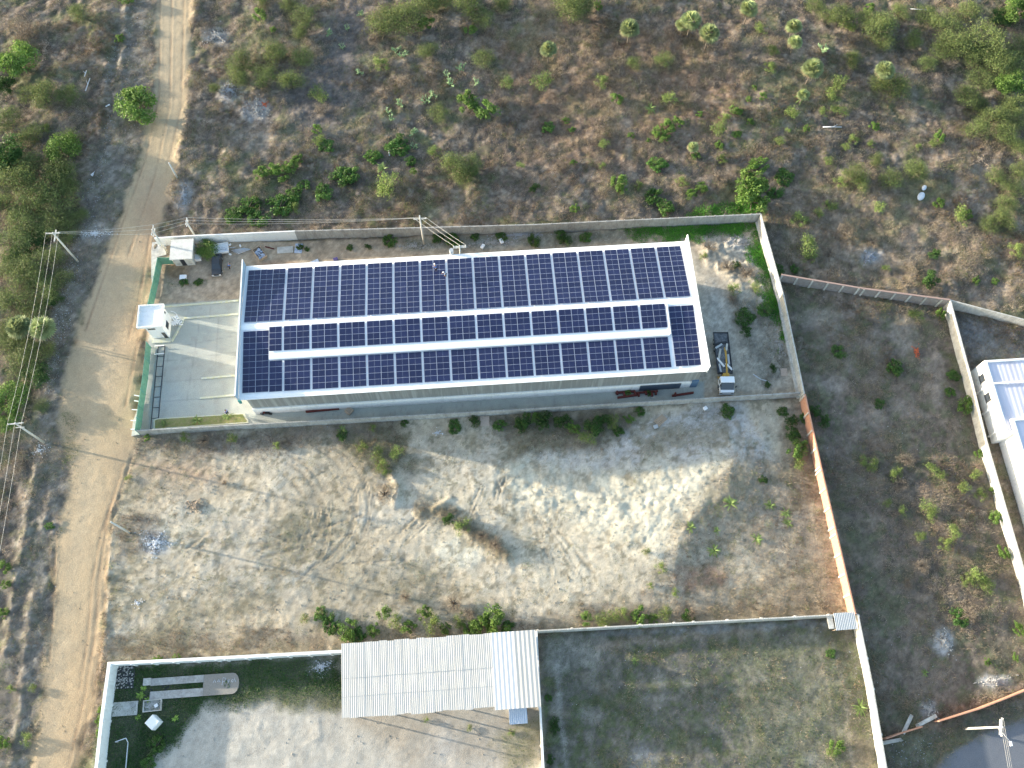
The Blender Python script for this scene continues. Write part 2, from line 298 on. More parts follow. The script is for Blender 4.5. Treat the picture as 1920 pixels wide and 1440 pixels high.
# weedy berm and track marks
bm_=linem([(795,955),(850,965),(890,1000),(950,1040)],2.0,2.0,2.5); Hh+=bm_*.35*(.4+1.2*N1); mixc(bm_*.8,(.15,.13,.08))
t=linem([(735,895),(748,915),(742,945)],.8,.9,1.2); Hh+=t*.45
t=linem([(845,935),(815,955)],.5,.8,1.0); Hh+=t*.3
for k,(cx_,cy_,rr,a0,a1) in enumerate(((480,950,115,-60,60),(480,950,132,-60,62),(500,950,165,-55,60),(505,950,185,-55,58),(430,980,150,-50,40),(440,990,172,-30,45))):
    pts=[(cx_+rr*math.cos(R(a)),cy_+rr*.8*math.sin(R(a))) for a in np.linspace(a0,a1,16)]
    for o in (0,5): t=linem([(u+o,v) for u,v in pts],.28,.2,.12); t*=np.clip((N3-.3)*5,0,1); Hh-=t*.09; mixc(t*.5,(.2,.175,.13)); t=linem([(u+o+2.5,v) for u,v in pts],.22,.2,.12); t*=np.clip((N3-.3)*5,0,1); Hh+=t*.07
for (a,b) in (((480,1035),(690,960)),((490,1045),(720,985)),((470,1020),(640,1000)),((930,900),(955,935)),((940,897),(928,935)),((955,895),(930,925)),((880,960),(900,915)),((980,960),(1060,1090)),((1000,960),(1085,1085)),((1020,965),(1110,1075)),((340,1035),(385,1000)),((330,1020),(375,985)),((350,1045),(395,1012)),((740,1010),(800,950)),((755,1020),(815,965)),((1010,1000),(1040,1110)),((690,905),(725,950)),((600,1060),(760,1050)),((880,1150),(700,1125)),((560,1075),(420,1060))):
    for o in (0,6): t=linem([(a[0]+o,a[1]),((a[0]+b[0])/2+o+random.uniform(-6,6),(a[1]+b[1])/2),(b[0]+o,b[1])],.3,.22,.2); t*=np.clip((N1-.36)*5,0,1); Hh-=t*.09; mixc(t*.45,(.2,.175,.13)); t=linem([(a[0]+o+3,a[1]),(b[0]+o+3,b[1])],.25,.2,.3); Hh+=t*.04*N1*2
# plot east
m2=mask(P_PLOT2,1,.5); mixc(m2*.6,(.135,.115,.095)); mixc(m2*np.clip((QS-.5)*8,0,1)*.6,(.11,.12,.07)); Hh=Hh*(1-m2)+m2*((N8-.5)*.8+(N3-.5)*.45+(N1-.5)*.18)
for a in ((1550,600,35,25),(1580,660,20,35),(1690,630,25,30),(1640,640,12,30),(1755,710,15,50),(1560,720,30,15),(1700,770,25,20),(1620,790,40,20),(1590,560,50,12)): mixc(m2*blobm(*a,2,2)*.6,(.27,.235,.2))
for a in ((1770,1205,16,20),(1868,1275,26,10)): mixc(m2*blobm(*a,.5,.6)*.9,(.5,.48,.45))
zone(m2,3)
mixc(mask([(1785,585),(1920,610),(1925,672),(1830,672)],1.5,1)*.8,(.2,.2,.2))
# lower-right plot
m3=mask(P_BR,1,.5); mixc(m3,(.14,.13,.11)); mixc(m3*np.clip((QS-.5)*8,0,1)*.7,(.1,.12,.055)); mixc(m3*np.clip((.45-QS)*8,0,1)*.4,(.22,.2,.165)); Hh=Hh*(1-m3)+m3*((N8-.5)*.35+(N3-.5)*.22+(N1-.5)*.12); zone(m3,4)
mixc(m3*np.clip((N3-.55)*5,0,1)*.3,(.14,.16,.08)); mixc(m3*mask([(1015,1195),(1140,1190),(1120,1240),(1060,1262),(1030,1260)],1,1)*.85,(.25,.235,.2))
mixc(m3*linem([(1120,1215),(1190,1200),(1250,1205),(1310,1188),(1450,1180)],1.0,.8,.6)*.8,(.26,.22,.175)); mixc(m3*linem([(1045,1240),(1050,1340),(1062,1440)],.8,.6,.4)*.8,(.3,.28,.25))
mixc(m3*blobm(1205,1430,18,30,.8,2)*.8,(.33,.32,.31)); mixc(m3*mask([(1350,1200),(1590,1180),(1640,1440),(1400,1440)],4,3)*.6,(.2,.19,.13)); mixc(m3*mask([(1590,1320),(1640,1440),(1580,1440)],2,1)*.6,(.3,.23,.15))
for k in range(40):
    u0=random.uniform(1040,1620); v0=random.uniform(1190,1440); mixc(m3*blobm(u0,v0,random.uniform(4,16),random.uniform(4,12),1,1.5)*.55,random.choice([(.3,.28,.24),(.07,.08,.05),(.08,.09,.06),(.24,.2,.14)]))
t=m3*linem([(1560,1200),(1585,1300),(1600,1440)],.5,.5,.3); mixc(t*.5,(.3,.26,.2)); t=m3*linem([(1530,1200),(1555,1300),(1570,1440)],.5,.5,.3); mixc(t*.5,(.28,.25,.19))
t=m3*mask([(1100,1182),(1560,1160),(1560,1172),(1100,1196)],.6,.8); mixc(t*.7,(.24,.24,.24)); Hh+=t*(N1-.4)*.5
# lower-left compound
m4=mask(P_BL,1,.3); mixc(m4,(.42,.39,.335)); Hh=Hh*(1-m4)+m4*((N3-.5)*.16+(N1-.5)*.06); zone(m4,5)
mixc(m4*mask([(180,1245),(640,1222),(645,1335),(520,1318),(440,1320),(380,1330),(340,1370),(270,1440),(160,1500)],2,1.5)*.92,(.055,.07,.038))
mixc(m4*mask([(440,1285),(640,1280),(645,1340),(470,1320)],2,1.5)*.6,(.2,.19,.12)); mixc(m4*mask([(640,1340),(1010,1330),(1020,1440),(760,1440),(700,1380)],3,2)*.5,(.3,.25,.19))
mixc(m4*mask([(930,1370),(1015,1350),(1020,1440),(950,1440)],2,2)*.7,(.22,.2,.12)); mixc(m4*blobm(830,1400,22,40,1,3)*.4,(.45,.44,.42))
t=m4*linem([(490,1345),(482,1370),(500,1400),(560,1405),(600,1380),(595,1350),(540,1342),(490,1345)],.3,.3,.5); Hh+=t*.04
for k in range(14):
    u0=random.uniform(360,900); v0=random.uniform(1340,1430); t=m4*linem([(u0,v0),(u0+random.uniform(-40,40),v0+random.uniform(-25,25))],.3,.4,.6); Hh+=t*.03*random.choice((-1,1))
# compound interior
m5=mask(P_COMP,.4,.05); mixc(m5,(.38,.305,.22)); Hh=Hh*(1-m5)+m5*((N3-.5)*.1+(N1-.5)*.05); zone(m5,6)
mixc(m5*mask([(1290,470),(1420,430),(1500,735),(1300,740)],2,1)*.85,(.39,.35,.285)); mixc(m5*blobm(1340,610,25,80,.5,4)*.5,(.3,.31,.31))
mixc(m5*mask([(290,478),(450,470),(450,560),(290,570)],2,1)*.4,(.29,.24,.19)); mixc(m5*blobm(330,505,22,18,.6,1.5)*.7,(.2,.13,.07)); mixc(m5*blobm(520,500,40,12,.8,1)*.5,(.34,.2,.13))
mixc(m5*mask([(760,448),(1180,428),(1180,452),(1000,465),(760,472)],1.2,1)*.75,(.2,.2,.16)); 
gy=m5*mask([(1300,440),(1380,440),(1430,510),(1450,600),(1400,590),(1380,540),(1330,500)],2,2); mixc(gy*.7,(.34,.31,.25)); Hh+=gy*(np.abs(N1-.5)*1.2+.25)
gy=m5*mask([(1375,560),(1450,580),(1490,700),(1440,730),(1400,680)],2,3); mixc(gy*.5,(.2,.2,.17)); Hh+=gy*(N1-.5)*.4
P_CONC=[(330,574),(452,562),(900,545),(900,640),(1330,700),(1320,722),(1500,735),(1498,742),(1000,768),(262,812),(266,740),(283,640),(312,645),(345,600)]
m6=mask([(288,572),(452,561),(475,600),(475,770),(262,812),(268,700),(285,600)],.35,.02); m6=np.maximum(m6,mask([(450,760),(1320,715),(1320,748),(1000,765),(262,812)],.35,.02))
mixc(m6,(.35,.375,.345)); mixc(m6*np.clip((N3-.5)*4,0,1)*.35,(.46,.45,.4)); mixc(m6*blobm(420,660,60,60,1,6)*.3,(.42,.4,.35)); Hh=Hh*(1-m6)+m6*.0; zone(m6,7)
mixc(m6*linem([(270,700),(340,690),(450,668)],1.1,1.4,.8)*.35,(.3,.29,.26)); mixc(m6*linem([(270,712),(350,704),(450,690)],.9,1.2,.8)*.3,(.3,.29,.26)); mixc(m6*np.clip((.42-N1)*8,0,1)*.22,(.25,.25,.23)); mixc(m6*mask([(262,735),(285,735),(280,812),(255,815)],1,1.2)*.5,(.38,.33,.25))
for k in range(16): mixc(m6*blobm(random.uniform(290,1250),random.choice((random.uniform(600,760),762)),random.uniform(2,7),random.uniform(2,5),.5,.8)*.3,(.17,.17,.16))
for a,b in (((300,740),(330,600)),((350,752),(375,598)),((398,750),(410,596)),((284,680),(448,660)),((345,648),(448,628)),((283,716),(448,706)),((275,755),(450,742)),((395,575),(392,600))):
    t=m6*linem([a,b],.14,.12,0); mixc(t*.28,(.14,.15,.14))
mixc(m6*blobm(310,745,40,22,1,2)*.4,(.3,.35,.36))
for k in range(30):
    u0=random.uniform(600,1300); v0=np.interp(u0,[600,1300],[788,740]); t=m6*linem([(u0,v0-12),(u0+3,v0)],.14,.12,0); mixc(t*.4,(.2,.21,.2))
# asphalt street
m7=mask([(1735,1460),(1790,1405),(1850,1372),(1925,1345),(2060,1300),(2100,1600),(1700,1600)],.6,.4); mixc(m7,(.15,.16,.18)); Hh=Hh*(1-m7); zone(m7,8)
mixc(mask([(1660,1390),(1760,1365),(1925,1310),(1925,1345),(1850,1372),(1790,1405),(1735,1460),(1665,1460)],1.5,1)*.6,(.12,.12,.1))
for a in ((407,66,26,15),(432,172,24,18),(480,205,26,22),(345,368,13,28),(178,438,28,11),(292,1018,30,22),(603,1250,24,16),(1770,1205,18,22),(1866,1276,30,11),(1744,1330,14,16),(970,441,40,5),(925,456,50,7),(1385,455,22,12),(1632,478,22,13)): mixc(blobm(*a,1.2,1.4)*.65,(.36,.355,.345))
# flatten near walls/buildings
def flat(x0,x1,y0,y1,f=1.5):
    global Hh; d=np.maximum(np.maximum(x0-X,X-x1),np.maximum(y0-Y,Y-y1)); k=np.clip(1-d/f,0,1); Hh=Hh*(1-k)
flat(-1,73,-11.5,12); flat(14,43,-59.5,-48.5); flat(-19.5,-11,3,8); flat(117,135,-60,-11)
KN_=np.clip(1-.8*mr_-.85*m6-.85*m7-.5*m4-.35*ms,.1,1); Cc*=(1+KN_*(N1-.5)*.5)[...,None]; Cc*=(1+KN_*(vnoise(X,Y,.5,777)-.5)*.45)[...,None]; Cc*=(1+KN_*(RNG.random((ny,nx)).astype(np.float32)-.5)*.3)[...,None]
def hz(x,y):
    i=np.clip(((np.asarray(x)-GX0)/ST).astype(int),0,nx-1); j=np.clip(((np.asarray(y)-GY0)/ST).astype(int),0,ny-1); return Hh[j,i]
# visible part (camera trapezoid + margin)
q=np.stack([X,Y,Hh],-1)-CAM.astype(np.float32); cq=q@M.T.astype(np.float32); uu=960+F*cq[...,0]/-cq[...,2]; vv=720-F*cq[...,1]/-cq[...,2]
vis=(uu>-140)&(uu<2060)&(vv>-110)&(vv<1550)
qi=np.arange(nx*ny).reshape(ny,nx); quads=np.stack([qi[:-1,:-1],qi[:-1,1:],qi[1:,1:],qi[1:,:-1]],-1)
vq=vis[:-1,:-1]; zq=ZN[:-1,:-1]
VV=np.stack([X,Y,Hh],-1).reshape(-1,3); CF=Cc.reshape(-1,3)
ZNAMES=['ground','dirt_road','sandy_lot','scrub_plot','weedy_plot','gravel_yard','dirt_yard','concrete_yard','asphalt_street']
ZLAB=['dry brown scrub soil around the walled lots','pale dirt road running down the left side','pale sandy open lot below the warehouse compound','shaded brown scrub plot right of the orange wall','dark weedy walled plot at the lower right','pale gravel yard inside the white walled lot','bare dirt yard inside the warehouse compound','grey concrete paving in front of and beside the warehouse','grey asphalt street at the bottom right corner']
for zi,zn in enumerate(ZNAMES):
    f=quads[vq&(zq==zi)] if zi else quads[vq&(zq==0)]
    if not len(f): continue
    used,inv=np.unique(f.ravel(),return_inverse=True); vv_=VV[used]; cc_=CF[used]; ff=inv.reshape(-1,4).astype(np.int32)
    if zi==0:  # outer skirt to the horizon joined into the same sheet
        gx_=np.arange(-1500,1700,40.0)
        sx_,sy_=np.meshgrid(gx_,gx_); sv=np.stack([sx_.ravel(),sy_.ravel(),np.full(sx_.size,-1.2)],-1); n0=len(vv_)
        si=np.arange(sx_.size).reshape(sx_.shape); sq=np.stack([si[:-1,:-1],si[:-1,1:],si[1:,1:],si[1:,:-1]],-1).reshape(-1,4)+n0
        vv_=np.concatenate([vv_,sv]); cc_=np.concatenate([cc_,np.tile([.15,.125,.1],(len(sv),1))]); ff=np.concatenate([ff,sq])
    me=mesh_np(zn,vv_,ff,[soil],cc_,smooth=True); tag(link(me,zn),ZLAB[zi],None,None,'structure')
#--VEG--
# ------------------------------------------------------------------ walls
def hz1(x,y): return float(hz(x,y))
def wall(name,label,cat,px,h,th=.15,m=None,pil=None,pilm=None,cope=None,spikes=0,group=None,ztop=True,pside=1,zb=-1.2,plinth=0):
    """px: photo points of the TOP line at height h"""
    P=[Vector((*U(u,v,h)[:2],0)) for u,v in px]
    c=P[0]; root=thing(name,label,cat,(c.x,c.y,0),0,group)
    b=MB(); cb=MB(); sp=MB(); npil=0; pilobs=[]
    h0=h
    for si_,(A,B) in enumerate(zip(P,P[1:])):
        h=h0+.004*si_; th+=.004
        A=A-c;B=B-c; d=(B-A); L=d.length; d.normalize(); n=Vector((-d.y,d.x,0))
        b.prism([A+n*th/2-d*th/2,A-n*th/2-d*th/2,B-n*th/2+d*th/2,B+n*th/2+d*th/2],zb,h)
        if cope: cb.prism([A+n*(th/2+.05)-d*.1,A-n*(th/2+.05)-d*.1,B-n*(th/2+.05)+d*.1,B+n*(th/2+.05)+d*.1],h+.002,h+.07)
        if plinth: cb.prism([A+n*(th/2+plinth)*pside,A+n*(th/2+.002)*pside,B+n*(th/2+.002)*pside,B+n*(th/2+plinth)*pside],-.3,.45)
        if pil:
            k=int(L/pil)
            for i in range(k+1):
                q=A+d*(i*pil+.1); pb=MB(); w_=.14; o=n*(th/2+.003)*pside; oo=n*(th/2+.13)*pside
                pb.prism([q+o-d*w_,q+o+d*w_,q+oo+d*w_,q+oo-d*w_],zb,h-.05); pb.build('pilaster',pilm or m,root)
        if spikes:
            k=int(L/spikes)
            for i in range(k+1):
                q=A+d*(i*spikes); sp.box(q.x-.03,q.x+.03,q.y-.03,q.y+.03,h+.003,h+.28,c=q)
    b.build('wall_body',m,root)
    if cope or plinth: cb.build('coping' if cope else 'plinth',cope or concL,root)
    else: cb.bm.free()
    if spikes:
        o=sp.build('fence_spikes',steelg,root); tag(o,None)
    else: sp.bm.free()
    return root
wall('boundary_wall','white painted wall stretch behind the small grey hut','wall',[(290,446),(350,442),(552,433)],2.5,.18,white)
wall('boundary_wall','long bare grey concrete wall running behind the warehouse','wall',[(553,433),(1000,421),(1426,401)],2.5,.18,conc,spikes=1.6)
wall('boundary_wall','sunlit concrete wall on the east side of the truck yard','wall',[(1427,403),(1470,556),(1508,737)],2.5,.2,concL,plinth=.35,pside=-1,spikes=1.6)
wall('boundary_wall','low grey wall between the warehouse alley and the sandy lot','wall',[(257,807),(700,783),(1000,766),(1500,736)],1.9,.16,conc,spikes=2.6)
wall('boundary_wall','grey pilastered wall closing the top of the east plot','wall',[(1466,515),(1620,541),(1780,562)],2.4,.16,mat('grey_block',(.3,.28,.27),rough=.95,var=.15,scale=2,col2=(.24,.2,.18)),pil=2.6,pilm=concL,pside=-1,cope=mat('pink_coping',(.36,.25,.21),rough=.9,var=.2))
wall('boundary_wall','plain pale wall running right from the white wall corner','wall',[(1784,563),(1925,600),(2050,632)],2.3,.16,concL)
wall('boundary_wall','tall white wall descending beside the blue roofed building','wall',[(1782,562),(1825,722),(1850,826),(1925,1085),(1990,1330)],2.4,.2,concL)
wall('boundary_wall','orange brick wall along the right edge of the sandy lot','wall',[(1510,740),(1541,880),(1569,1000),(1604,1150)],2.6,.2,brickc,pil=3.0,pilm=mortar,pside=-1)
wall('boundary_wall','grey ribbed wall between the sandy lot and weedy plot','wall',[(1007,1183),(1300,1167),(1606,1151)],2.1,.22,concL,pil=5.0,pilm=concL,pside=1,spikes=.35)
wall('boundary_wall','bright white wall on the right side of weedy plot','wall',[(1609,1153),(1637,1290),(1662,1440),(1676,1530)],2.5,.22,concL,pil=6.0,pside=1)
wall('boundary_wall','thin white wall dropping from the shed\'s lower right corner','wall',[(1006,1185),(1013,1325),(1019,1440),(1023,1530)],2.2,.25,white,pil=5.0,pside=-1)
wall('boundary_wall','thin white wall left of the big white shed','wall',[(204,1244),(420,1233),(643,1221)],2.5,.4,white,pil=3.0,pside=-1)
wall('boundary_wall','broad white wall along the dirt road at lower left','wall',[(204,1247),(190,1350),(178,1460),(168,1540)],2.75,.45,white,pil=5.2,pside=1)
wall('brick_wall','thin orange brick wall above the asphalt street','wall',[(1930,1292),(1840,1328),(1762,1352)],1.6,.15,brickc)
wall('brick_wall','broken remnant of orange brick wall near the white wall','wall',[(1729,1363),(1690,1375),(1662,1385)],1.3,.15,brickc)
# fallen wall panels
for (u,v,rz,l,lab) in ((1700,1358,.9,3.0,'pale fallen wall panel leaning across the broken brick wall'),(1672,1390,.1,3.2,'pale fallen wall strip at the foot of the white wall'),(1735,1352,.35,3.5,'grey heap-like fallen slab between the two brick wall ends')):
    x,y,_=U(u,v); b=MB().box(-l/2,l/2,-.25,.25,0,.22,bev=.03); tag(b.build('broken_slab',concL,None,(x,y,hz1(x,y)+.05),rz),lab,'rubble')
# green mesh fence
def fence(label,px,h,panel=2.4):
    P=[Vector((*U(u,v,h)[:2],0)) for u,v in px]; c=P[0]; root=thing('mesh_fence',label,'fence',(c.x,c.y,0))
    for A,B in zip(P,P[1:]):
        A=A-c;B=B-c; d=B-A; L=d.length; d.normalize(); n=Vector((-d.y,d.x,0)); k=max(1,round(L/panel)); s=L/k
        for i in range(k):
            a=A+d*(i*s+.06); e=A+d*((i+1)*s-.06); pb=MB(); pb.prism([a+n*.02,a-n*.02,e-n*.02,e+n*.02],.12,h-.06)
            pb.prism([a+n*.035,a-n*.035,e-n*.035,e+n*.035],h-.058,h+.0); pb.build('mesh_panel',greenf,root)
        for i in range(k+1):
            a=A+d*i*s; pb=MB(); pb.tube(a+Vector((0,0,-.3)),a+Vector((0,0,h+.15)),.05,n=6); pb.build('post',green_clad,root)
    return root
fence('green mesh fence enclosing the hut corner of compound',[(318,483),(295,483),(288,520),(277,569)],2.3)
fence('long green mesh gate fence along the dirt road',[(274,641),(268,700),(259,760),(253,806)],2.3)
# gate rails on the concrete
b=MB(); A=Vector(U(297,650)); B=Vector(U(276,805)); A.z=B.z=.03
for o in (0,1.1): b.box(A.x+o-.05,A.x+o+.05,B.y,A.y,.01,.09)
for i in range(9):
    y=B.y+(A.y-B.y)*i/8; b.box(A.x+.05,A.x+1.05,y-.04,y+.04,.012,.07)
tag(b.build('gate_track',darkm,None),'dark rail track lying along the inside of green fence','track')
# white apron and leaning strips outside the fence
P=W2([(286,455),(312,452),(312,478),(296,482),(290,560),(284,520),(284,470)]); b=MB(); b.prism(P,-.2,.12); tag(b.build('concrete_apron',concL),'pale concrete footing outside the green fence corner','kerb')
P=W2([(262,758),(268,757),(262,815),(247,818),(250,790)]); b=MB(); b.prism(P,-.2,.14); tag(b.build('concrete_apron',concL),'pale concrete footing at the bottom left fence corner','kerb')
for i,(u,v) in enumerate(((262,744),(262,754),(258,770),(256,790),(256,806),(300,650),(300,665))):
    x,y,_=U(u,v); b=MB(); b.box(-.8,.8,-.07,.07,.2,.3); o=tag(b.build('pale_batten',plastw,None,(x,y,.1),-.25+.05*i),'pale batten laid across the green fence near its ends','batten','pale battens at the fence')
# yard kerbs (pale with yellow tint)
kerb=mat('kerb_yellow',(.5,.5,.3),rough=.9,var=.25,scale=3,col2=(.5,.52,.5))
for lab,pts in (('yellow marked kerb on the upper edge of concrete yard',[(300,575),(350,572),(447,564)]),('yellow marked kerb left of the warehouse middle',[(345,597),(400,593),(447,589)]),('yellow slanted kerb beside the white guardhouse',[(345,599),(322,641)]),('short kerb strip nearest the warehouse\'s lower left corner',[(375,747),(446,741)]),('short yellow kerb stub left of the lower roof',[(378,710),(446,704)])):
    P=[Vector(U(*p)) for p in pts]; b=MB()
    for A,B in zip(P,P[1:]):
        d=(B-A).normalized(); n=Vector((-d.y,d.x,0)); b.prism([A+n*.16,A-n*.16,B-n*.16,B+n*.16],-.1,.16)
    tag(b.build('kerb',kerb),lab,'kerb')
# planting bed
P=W2([(288,788),(293,785),(458,775),(466,790),(466,793),(288,806)]); cx0,cy0=np.mean(P,0); b=MB(); b.prism(P,-.1,.1); bed=b.build('planting_bed',kerb); tag(bed,'long earth planting bed with grassy rim by the low wall','planting bed')
P2=[(cx0+(x-cx0)*.965,cy0+(y-cy0)*.8) for x,y in P]; b=MB(); b.prism(P2,.05,.13); b.build('soil',mat('bed_soil',(.25,.22,.12),rough=1,var=.3,scale=2,col2=(.16,.2,.06),bump=.02),bed)

# ------------------------------------------------------------------ warehouse
SLP=math.tan(.1073); RZ=9.0
def rz_(y): return RZ-abs(y)*SLP
wh=thing('warehouse','long warehouse with white pitched roof carrying solar panels','warehouse',(0,0,0))
for s,nm in ((1,'north'),(-1,'south')):
    b=MB(); ya,yb=0.0,s*11.55; t=.06
    b.bm.verts.ensure_lookup_table()
    pts=[(-.55,ya,rz_(ya)-t),(72.15,ya,rz_(ya)-t),(72.15,yb,rz_(yb)-t),(-.55,yb,rz_(yb)-t)]
    lo=[b.bm.verts.new(p) for p in pts]; hi=[b.bm.verts.new((p[0],p[1],p[2]+t-.02)) for p in pts]
    b.bm.faces.new(lo); b.bm.faces.new(hi)
    for i in range(4): b.bm.faces.new((lo[i],lo[(i+1)%4],hi[(i+1)%4],hi[i]))
    b.build('roof',roofw,wh)
b=MB(); b.face([(-.5,-.55,rz_(.55)+.03),(72.1,-.55,rz_(.55)+.03),(72.1,0,RZ+.05),(-.5,0,RZ+.05)]).face([(-.5,.55,rz_(.55)+.03),(72.1,.55,rz_(.55)+.03),(72.1,0,RZ+.05),(-.5,0,RZ+.05)]); b.build('ridge_cap',monw,wh)
# gutters
for s in (1,-1):
    y=s*11.7; z=rz_(11.55); b=MB(); b.box(-.5,72.1,min(y-.14,y+.14),max(y-.14,y+.14),z-.2,z-.04); b.build('gutter',roofw,wh)
# end parapets
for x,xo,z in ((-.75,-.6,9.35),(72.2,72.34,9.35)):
    b=MB(); b.prism([(x,-11.75),(xo,-11.75),(xo,12.1),(x,12.1)],6.9,z); b.build('parapet',white if x>0 else mat('parapet_shade_blue',(.3,.4,.5),rough=.4,var=.15,scale=.6,stretch=(1,.3,2)),wh)  # west parapet's blue-grey puts its sky-lit shade into the colour
b=MB(); b.box(-.77,-.58,-11.77,12.12,9.352,9.42); b.build('parapet_cap',white,wh)
b=MB(); b.box(-.72,-.3,-12.0,-11.8,6.6,7.75); b.build('corner_flashing',green_clad,wh)
# body walls
zt=rz_(11.1)-.12
b=MB(); b.box(.1,71.9,-11.1,-10.9,2.2,zt); b.build('metal_wall',clad,wh)
b=MB(); b.box(.02,71.0,-11.28,-10.95,-.3,2.2); b.build('masonry_wall',white,wh)
def gable(x0,x1,y0,y1,nm,m):
    b=MB(); pr=[(y0,-.3),(y1,-.3),(y1,rz_(y1)-.1),(0,RZ-.1),(y0,rz_(y0)-.1)]
    A=[b.bm.verts.new((x0,y,z)) for y,z in pr]; B=[b.bm.verts.new((x1,y,z)) for y,z in pr]
    b.bm.faces.new(A); b.bm.faces.new(B[::-1])
    for i in range(5): b.bm.faces.new((A[i],A[(i+1)%5],B[(i+1)%5],B[i]))
    b.build(nm,m,wh)
gable(.0,.1,-10.88,8.8,'gable_wall',white); gable(71.9,72.0,-10.88,8.8,'gable_wall',concL)
b=MB(); b.box(.12,71.88,8.6,8.8,-.3,rz_(8.8)-.1); b.build('rear_wall',conc,wh)
# south doors
b=MB(); b.box(70.9,72.0,-11.35,-11.1,0,2.6); b.build('door',mat('blue_door',(.1,.17,.26),rough=.5,var=.1),wh)
b=MB(); b.box(62.5,69.2,-11.42,-11.29,.1,2.0); 
for i in range(7): b.box(62.5+i*.95,62.56+i*.95,-11.46,-11.425,.1,2.0)
b.build('shutter',mat('dark_blue_shutter',(.05,.07,.1),rough=.5,var=.15),wh)
# raised roof monitor
mo=MB(); za=lambda y:rz_(y)+.42
def slab(b,x0,x1,y0,y1,dz,t,mi=0):
    pts=[(x0,y0),(x1,y0),(x1,y1),(x0,y1)]; lo=[b.bm.verts.new((x,y,rz_(y)+dz-t)) for x,y in pts]; hi=[b.bm.verts.new((x,y,rz_(y)+dz)) for x,y in pts]
    fs=[b.bm.faces.new(lo),b.bm.faces.new(hi)]+[b.bm.faces.new((lo[i],lo[(i+1)%4],hi[(i+1)%4],hi[i])) for i in range(4)]
    for f in fs: f.material_index=mi
slab(mo,4.05,66.85,-5.62,-.25,.36,.06); rm=mo.build('roof_monitor',monw,wh)
b=MB(); slab(b,4.3,66.6,-5.35,-.6,.29,.27); b.build('louvre_band',steelg,rm)
b=MB(); slab(b,4.05,66.85,-5.75,-5.63,.33,.12); b.build('edge_flashing',monw,rm)
b=MB(); slab(b,66.86,67.1,-5.6,-.3,.5,.45); b.build('end_flashing',roofw,rm)

# ------------------------------------------------------------------ solar panels
PW,PH=1.985,.985
def panel_mesh():
    b=MB(); hx,hy=PW/2,PH/2; fr=.024; z=.04
    b.box(-hx,hx,-hy,hy,0,z,0); bm=b.bm
    for f in list(bm.faces):
        if f.normal.z>.5 or all(abs(v.co.z-z)<1e-5 for v in f.verts): bm.faces.remove(f)
    xs=[-hx,-hx+fr,-.008,.008,hx-fr,hx]; ys=[-hy,-hy+fr*.6,hy-fr*.6,hy]
    g=[[bm.verts.new((x,y,z)) for x in xs] for y in ys]
    for j in range(3):
        for i in range(5):
            f=bm.faces.new((g[j][i],g[j][i+1],g[j+1][i+1],g[j+1][i])); f.material_index=1 if (j==1 and i in (1,3)) else 0
    me=bpy.data.meshes.new('solar_panel'); bm.to_mesh(me); bm.free(); me.materials.append(frame); me.materials.append(cell); return me
PM=panel_mesh(); ORD=['first','second','third','fourth','fifth','sixth','seventh','eighth','ninth','tenth','eleventh','twelfth','thirteenth','fourteenth','fifteenth','sixteenth','seventeenth','eighteenth','nineteenth','twentieth']
def array(x0,ncol,y0,nrow,s,dz,label,group):
    """x0 left edge; y0 near-ridge edge (positive number), s side"""
    r=thing('solar_array',label,'solar array',(x0,s*y0,rz_(y0)+dz),0,group)
    for i in range(ncol):
        for j in range(nrow):
            o=bpy.data.objects.new('solar_panel',PM); COL.objects.link(o); o.parent=r
            yy=(j+.5)*1.01; o.location=(i*2.02+1.0,s*yy*math.cos(.1073),-yy*math.sin(.1073)); o.rotation_euler=(-s*.1073+random.gauss(0,.004),random.gauss(0,.004),0)
g='solar arrays on the warehouse roof'
array(.0,3,.8,10,1,.1,'first array from left on the roof\'s upper slope, three columns wide',g)
for k in range(15): array(6.38+k*4.338,2,.8,10,1,.1,f'{ORD[k+1]} tall solar array from left on the roof\'s upper slope',g)
array(4.1,1,.45,4,-1,.45,'narrow single column array at left end of the raised middle row',g)
for k in range(14): array(6.38+k*4.332,2,.45,4,-1,.45,f'{ORD[k]} double array from left in the raised middle row, after the single column',g)
array(-.02,2,.8,10,-1,.1,'tall two column array at the lower slope\'s left end',g)
array(4.1,1,5.88,5,-1,.1,'narrow single column array beside the tall lower left one',g)
for k in range(14): array(6.40+k*4.324,2,5.88,5,-1,.1,f'{ORD[k]} short double array from left in the lowest row, after the single column',g)
array(67.3,2,.8,10,-1,.1,'tall two column array at the lower slope\'s right end',g)

# ------------------------------------------------------------------ guardhouse
gh=thing('guardhouse','white flat roofed guardhouse between green fences at the gate','guardhouse',(-17.6,3.5,0))
b=MB(); b.box(0,2.7,0,3.7,-.1,4.0); b.build('wall',white,gh)
b=MB(); b.box(-1.15,2.95,-.15,4.0,4.002,4.2); rf=b.build('roof',white,gh)
b=MB(); x0,x1,y0,y1=-1.15,2.95,-.15,4.0; 
for a in ((x0,x1,y0,y0+.13),(x0,x1,y1-.13,y1),(x0,x0+.13,y0+.132,y1-.132),(x1-.13,x1,y0+.132,y1-.132)): b.box(*a,4.202,4.6)
b.build('rim',white,rf)
for a in ((.3,1.5,-.03,.05,3.2,3.7),): b=MB(); b.box(*a); b.build('window',glass,gh)
b=MB(); b.box(1.9,2.5,-.03,.05,.0,2.0); b.build('door',glass,gh)
b=MB(); b.box(2.67,2.74,.9,2.1,1.1,2.3); b.build('window',glass,gh)
b=MB(); b.box(2.67,2.74,2.9,3.3,2.9,3.4); b.build('window',glass,gh)
b=MB(); b.box(-.1,2.9,-.9,-.1,-.1,.15); b.build('step',kerb,gh)
for i in range(3):   # white coiled metal stair behind
    pass
b=MB()
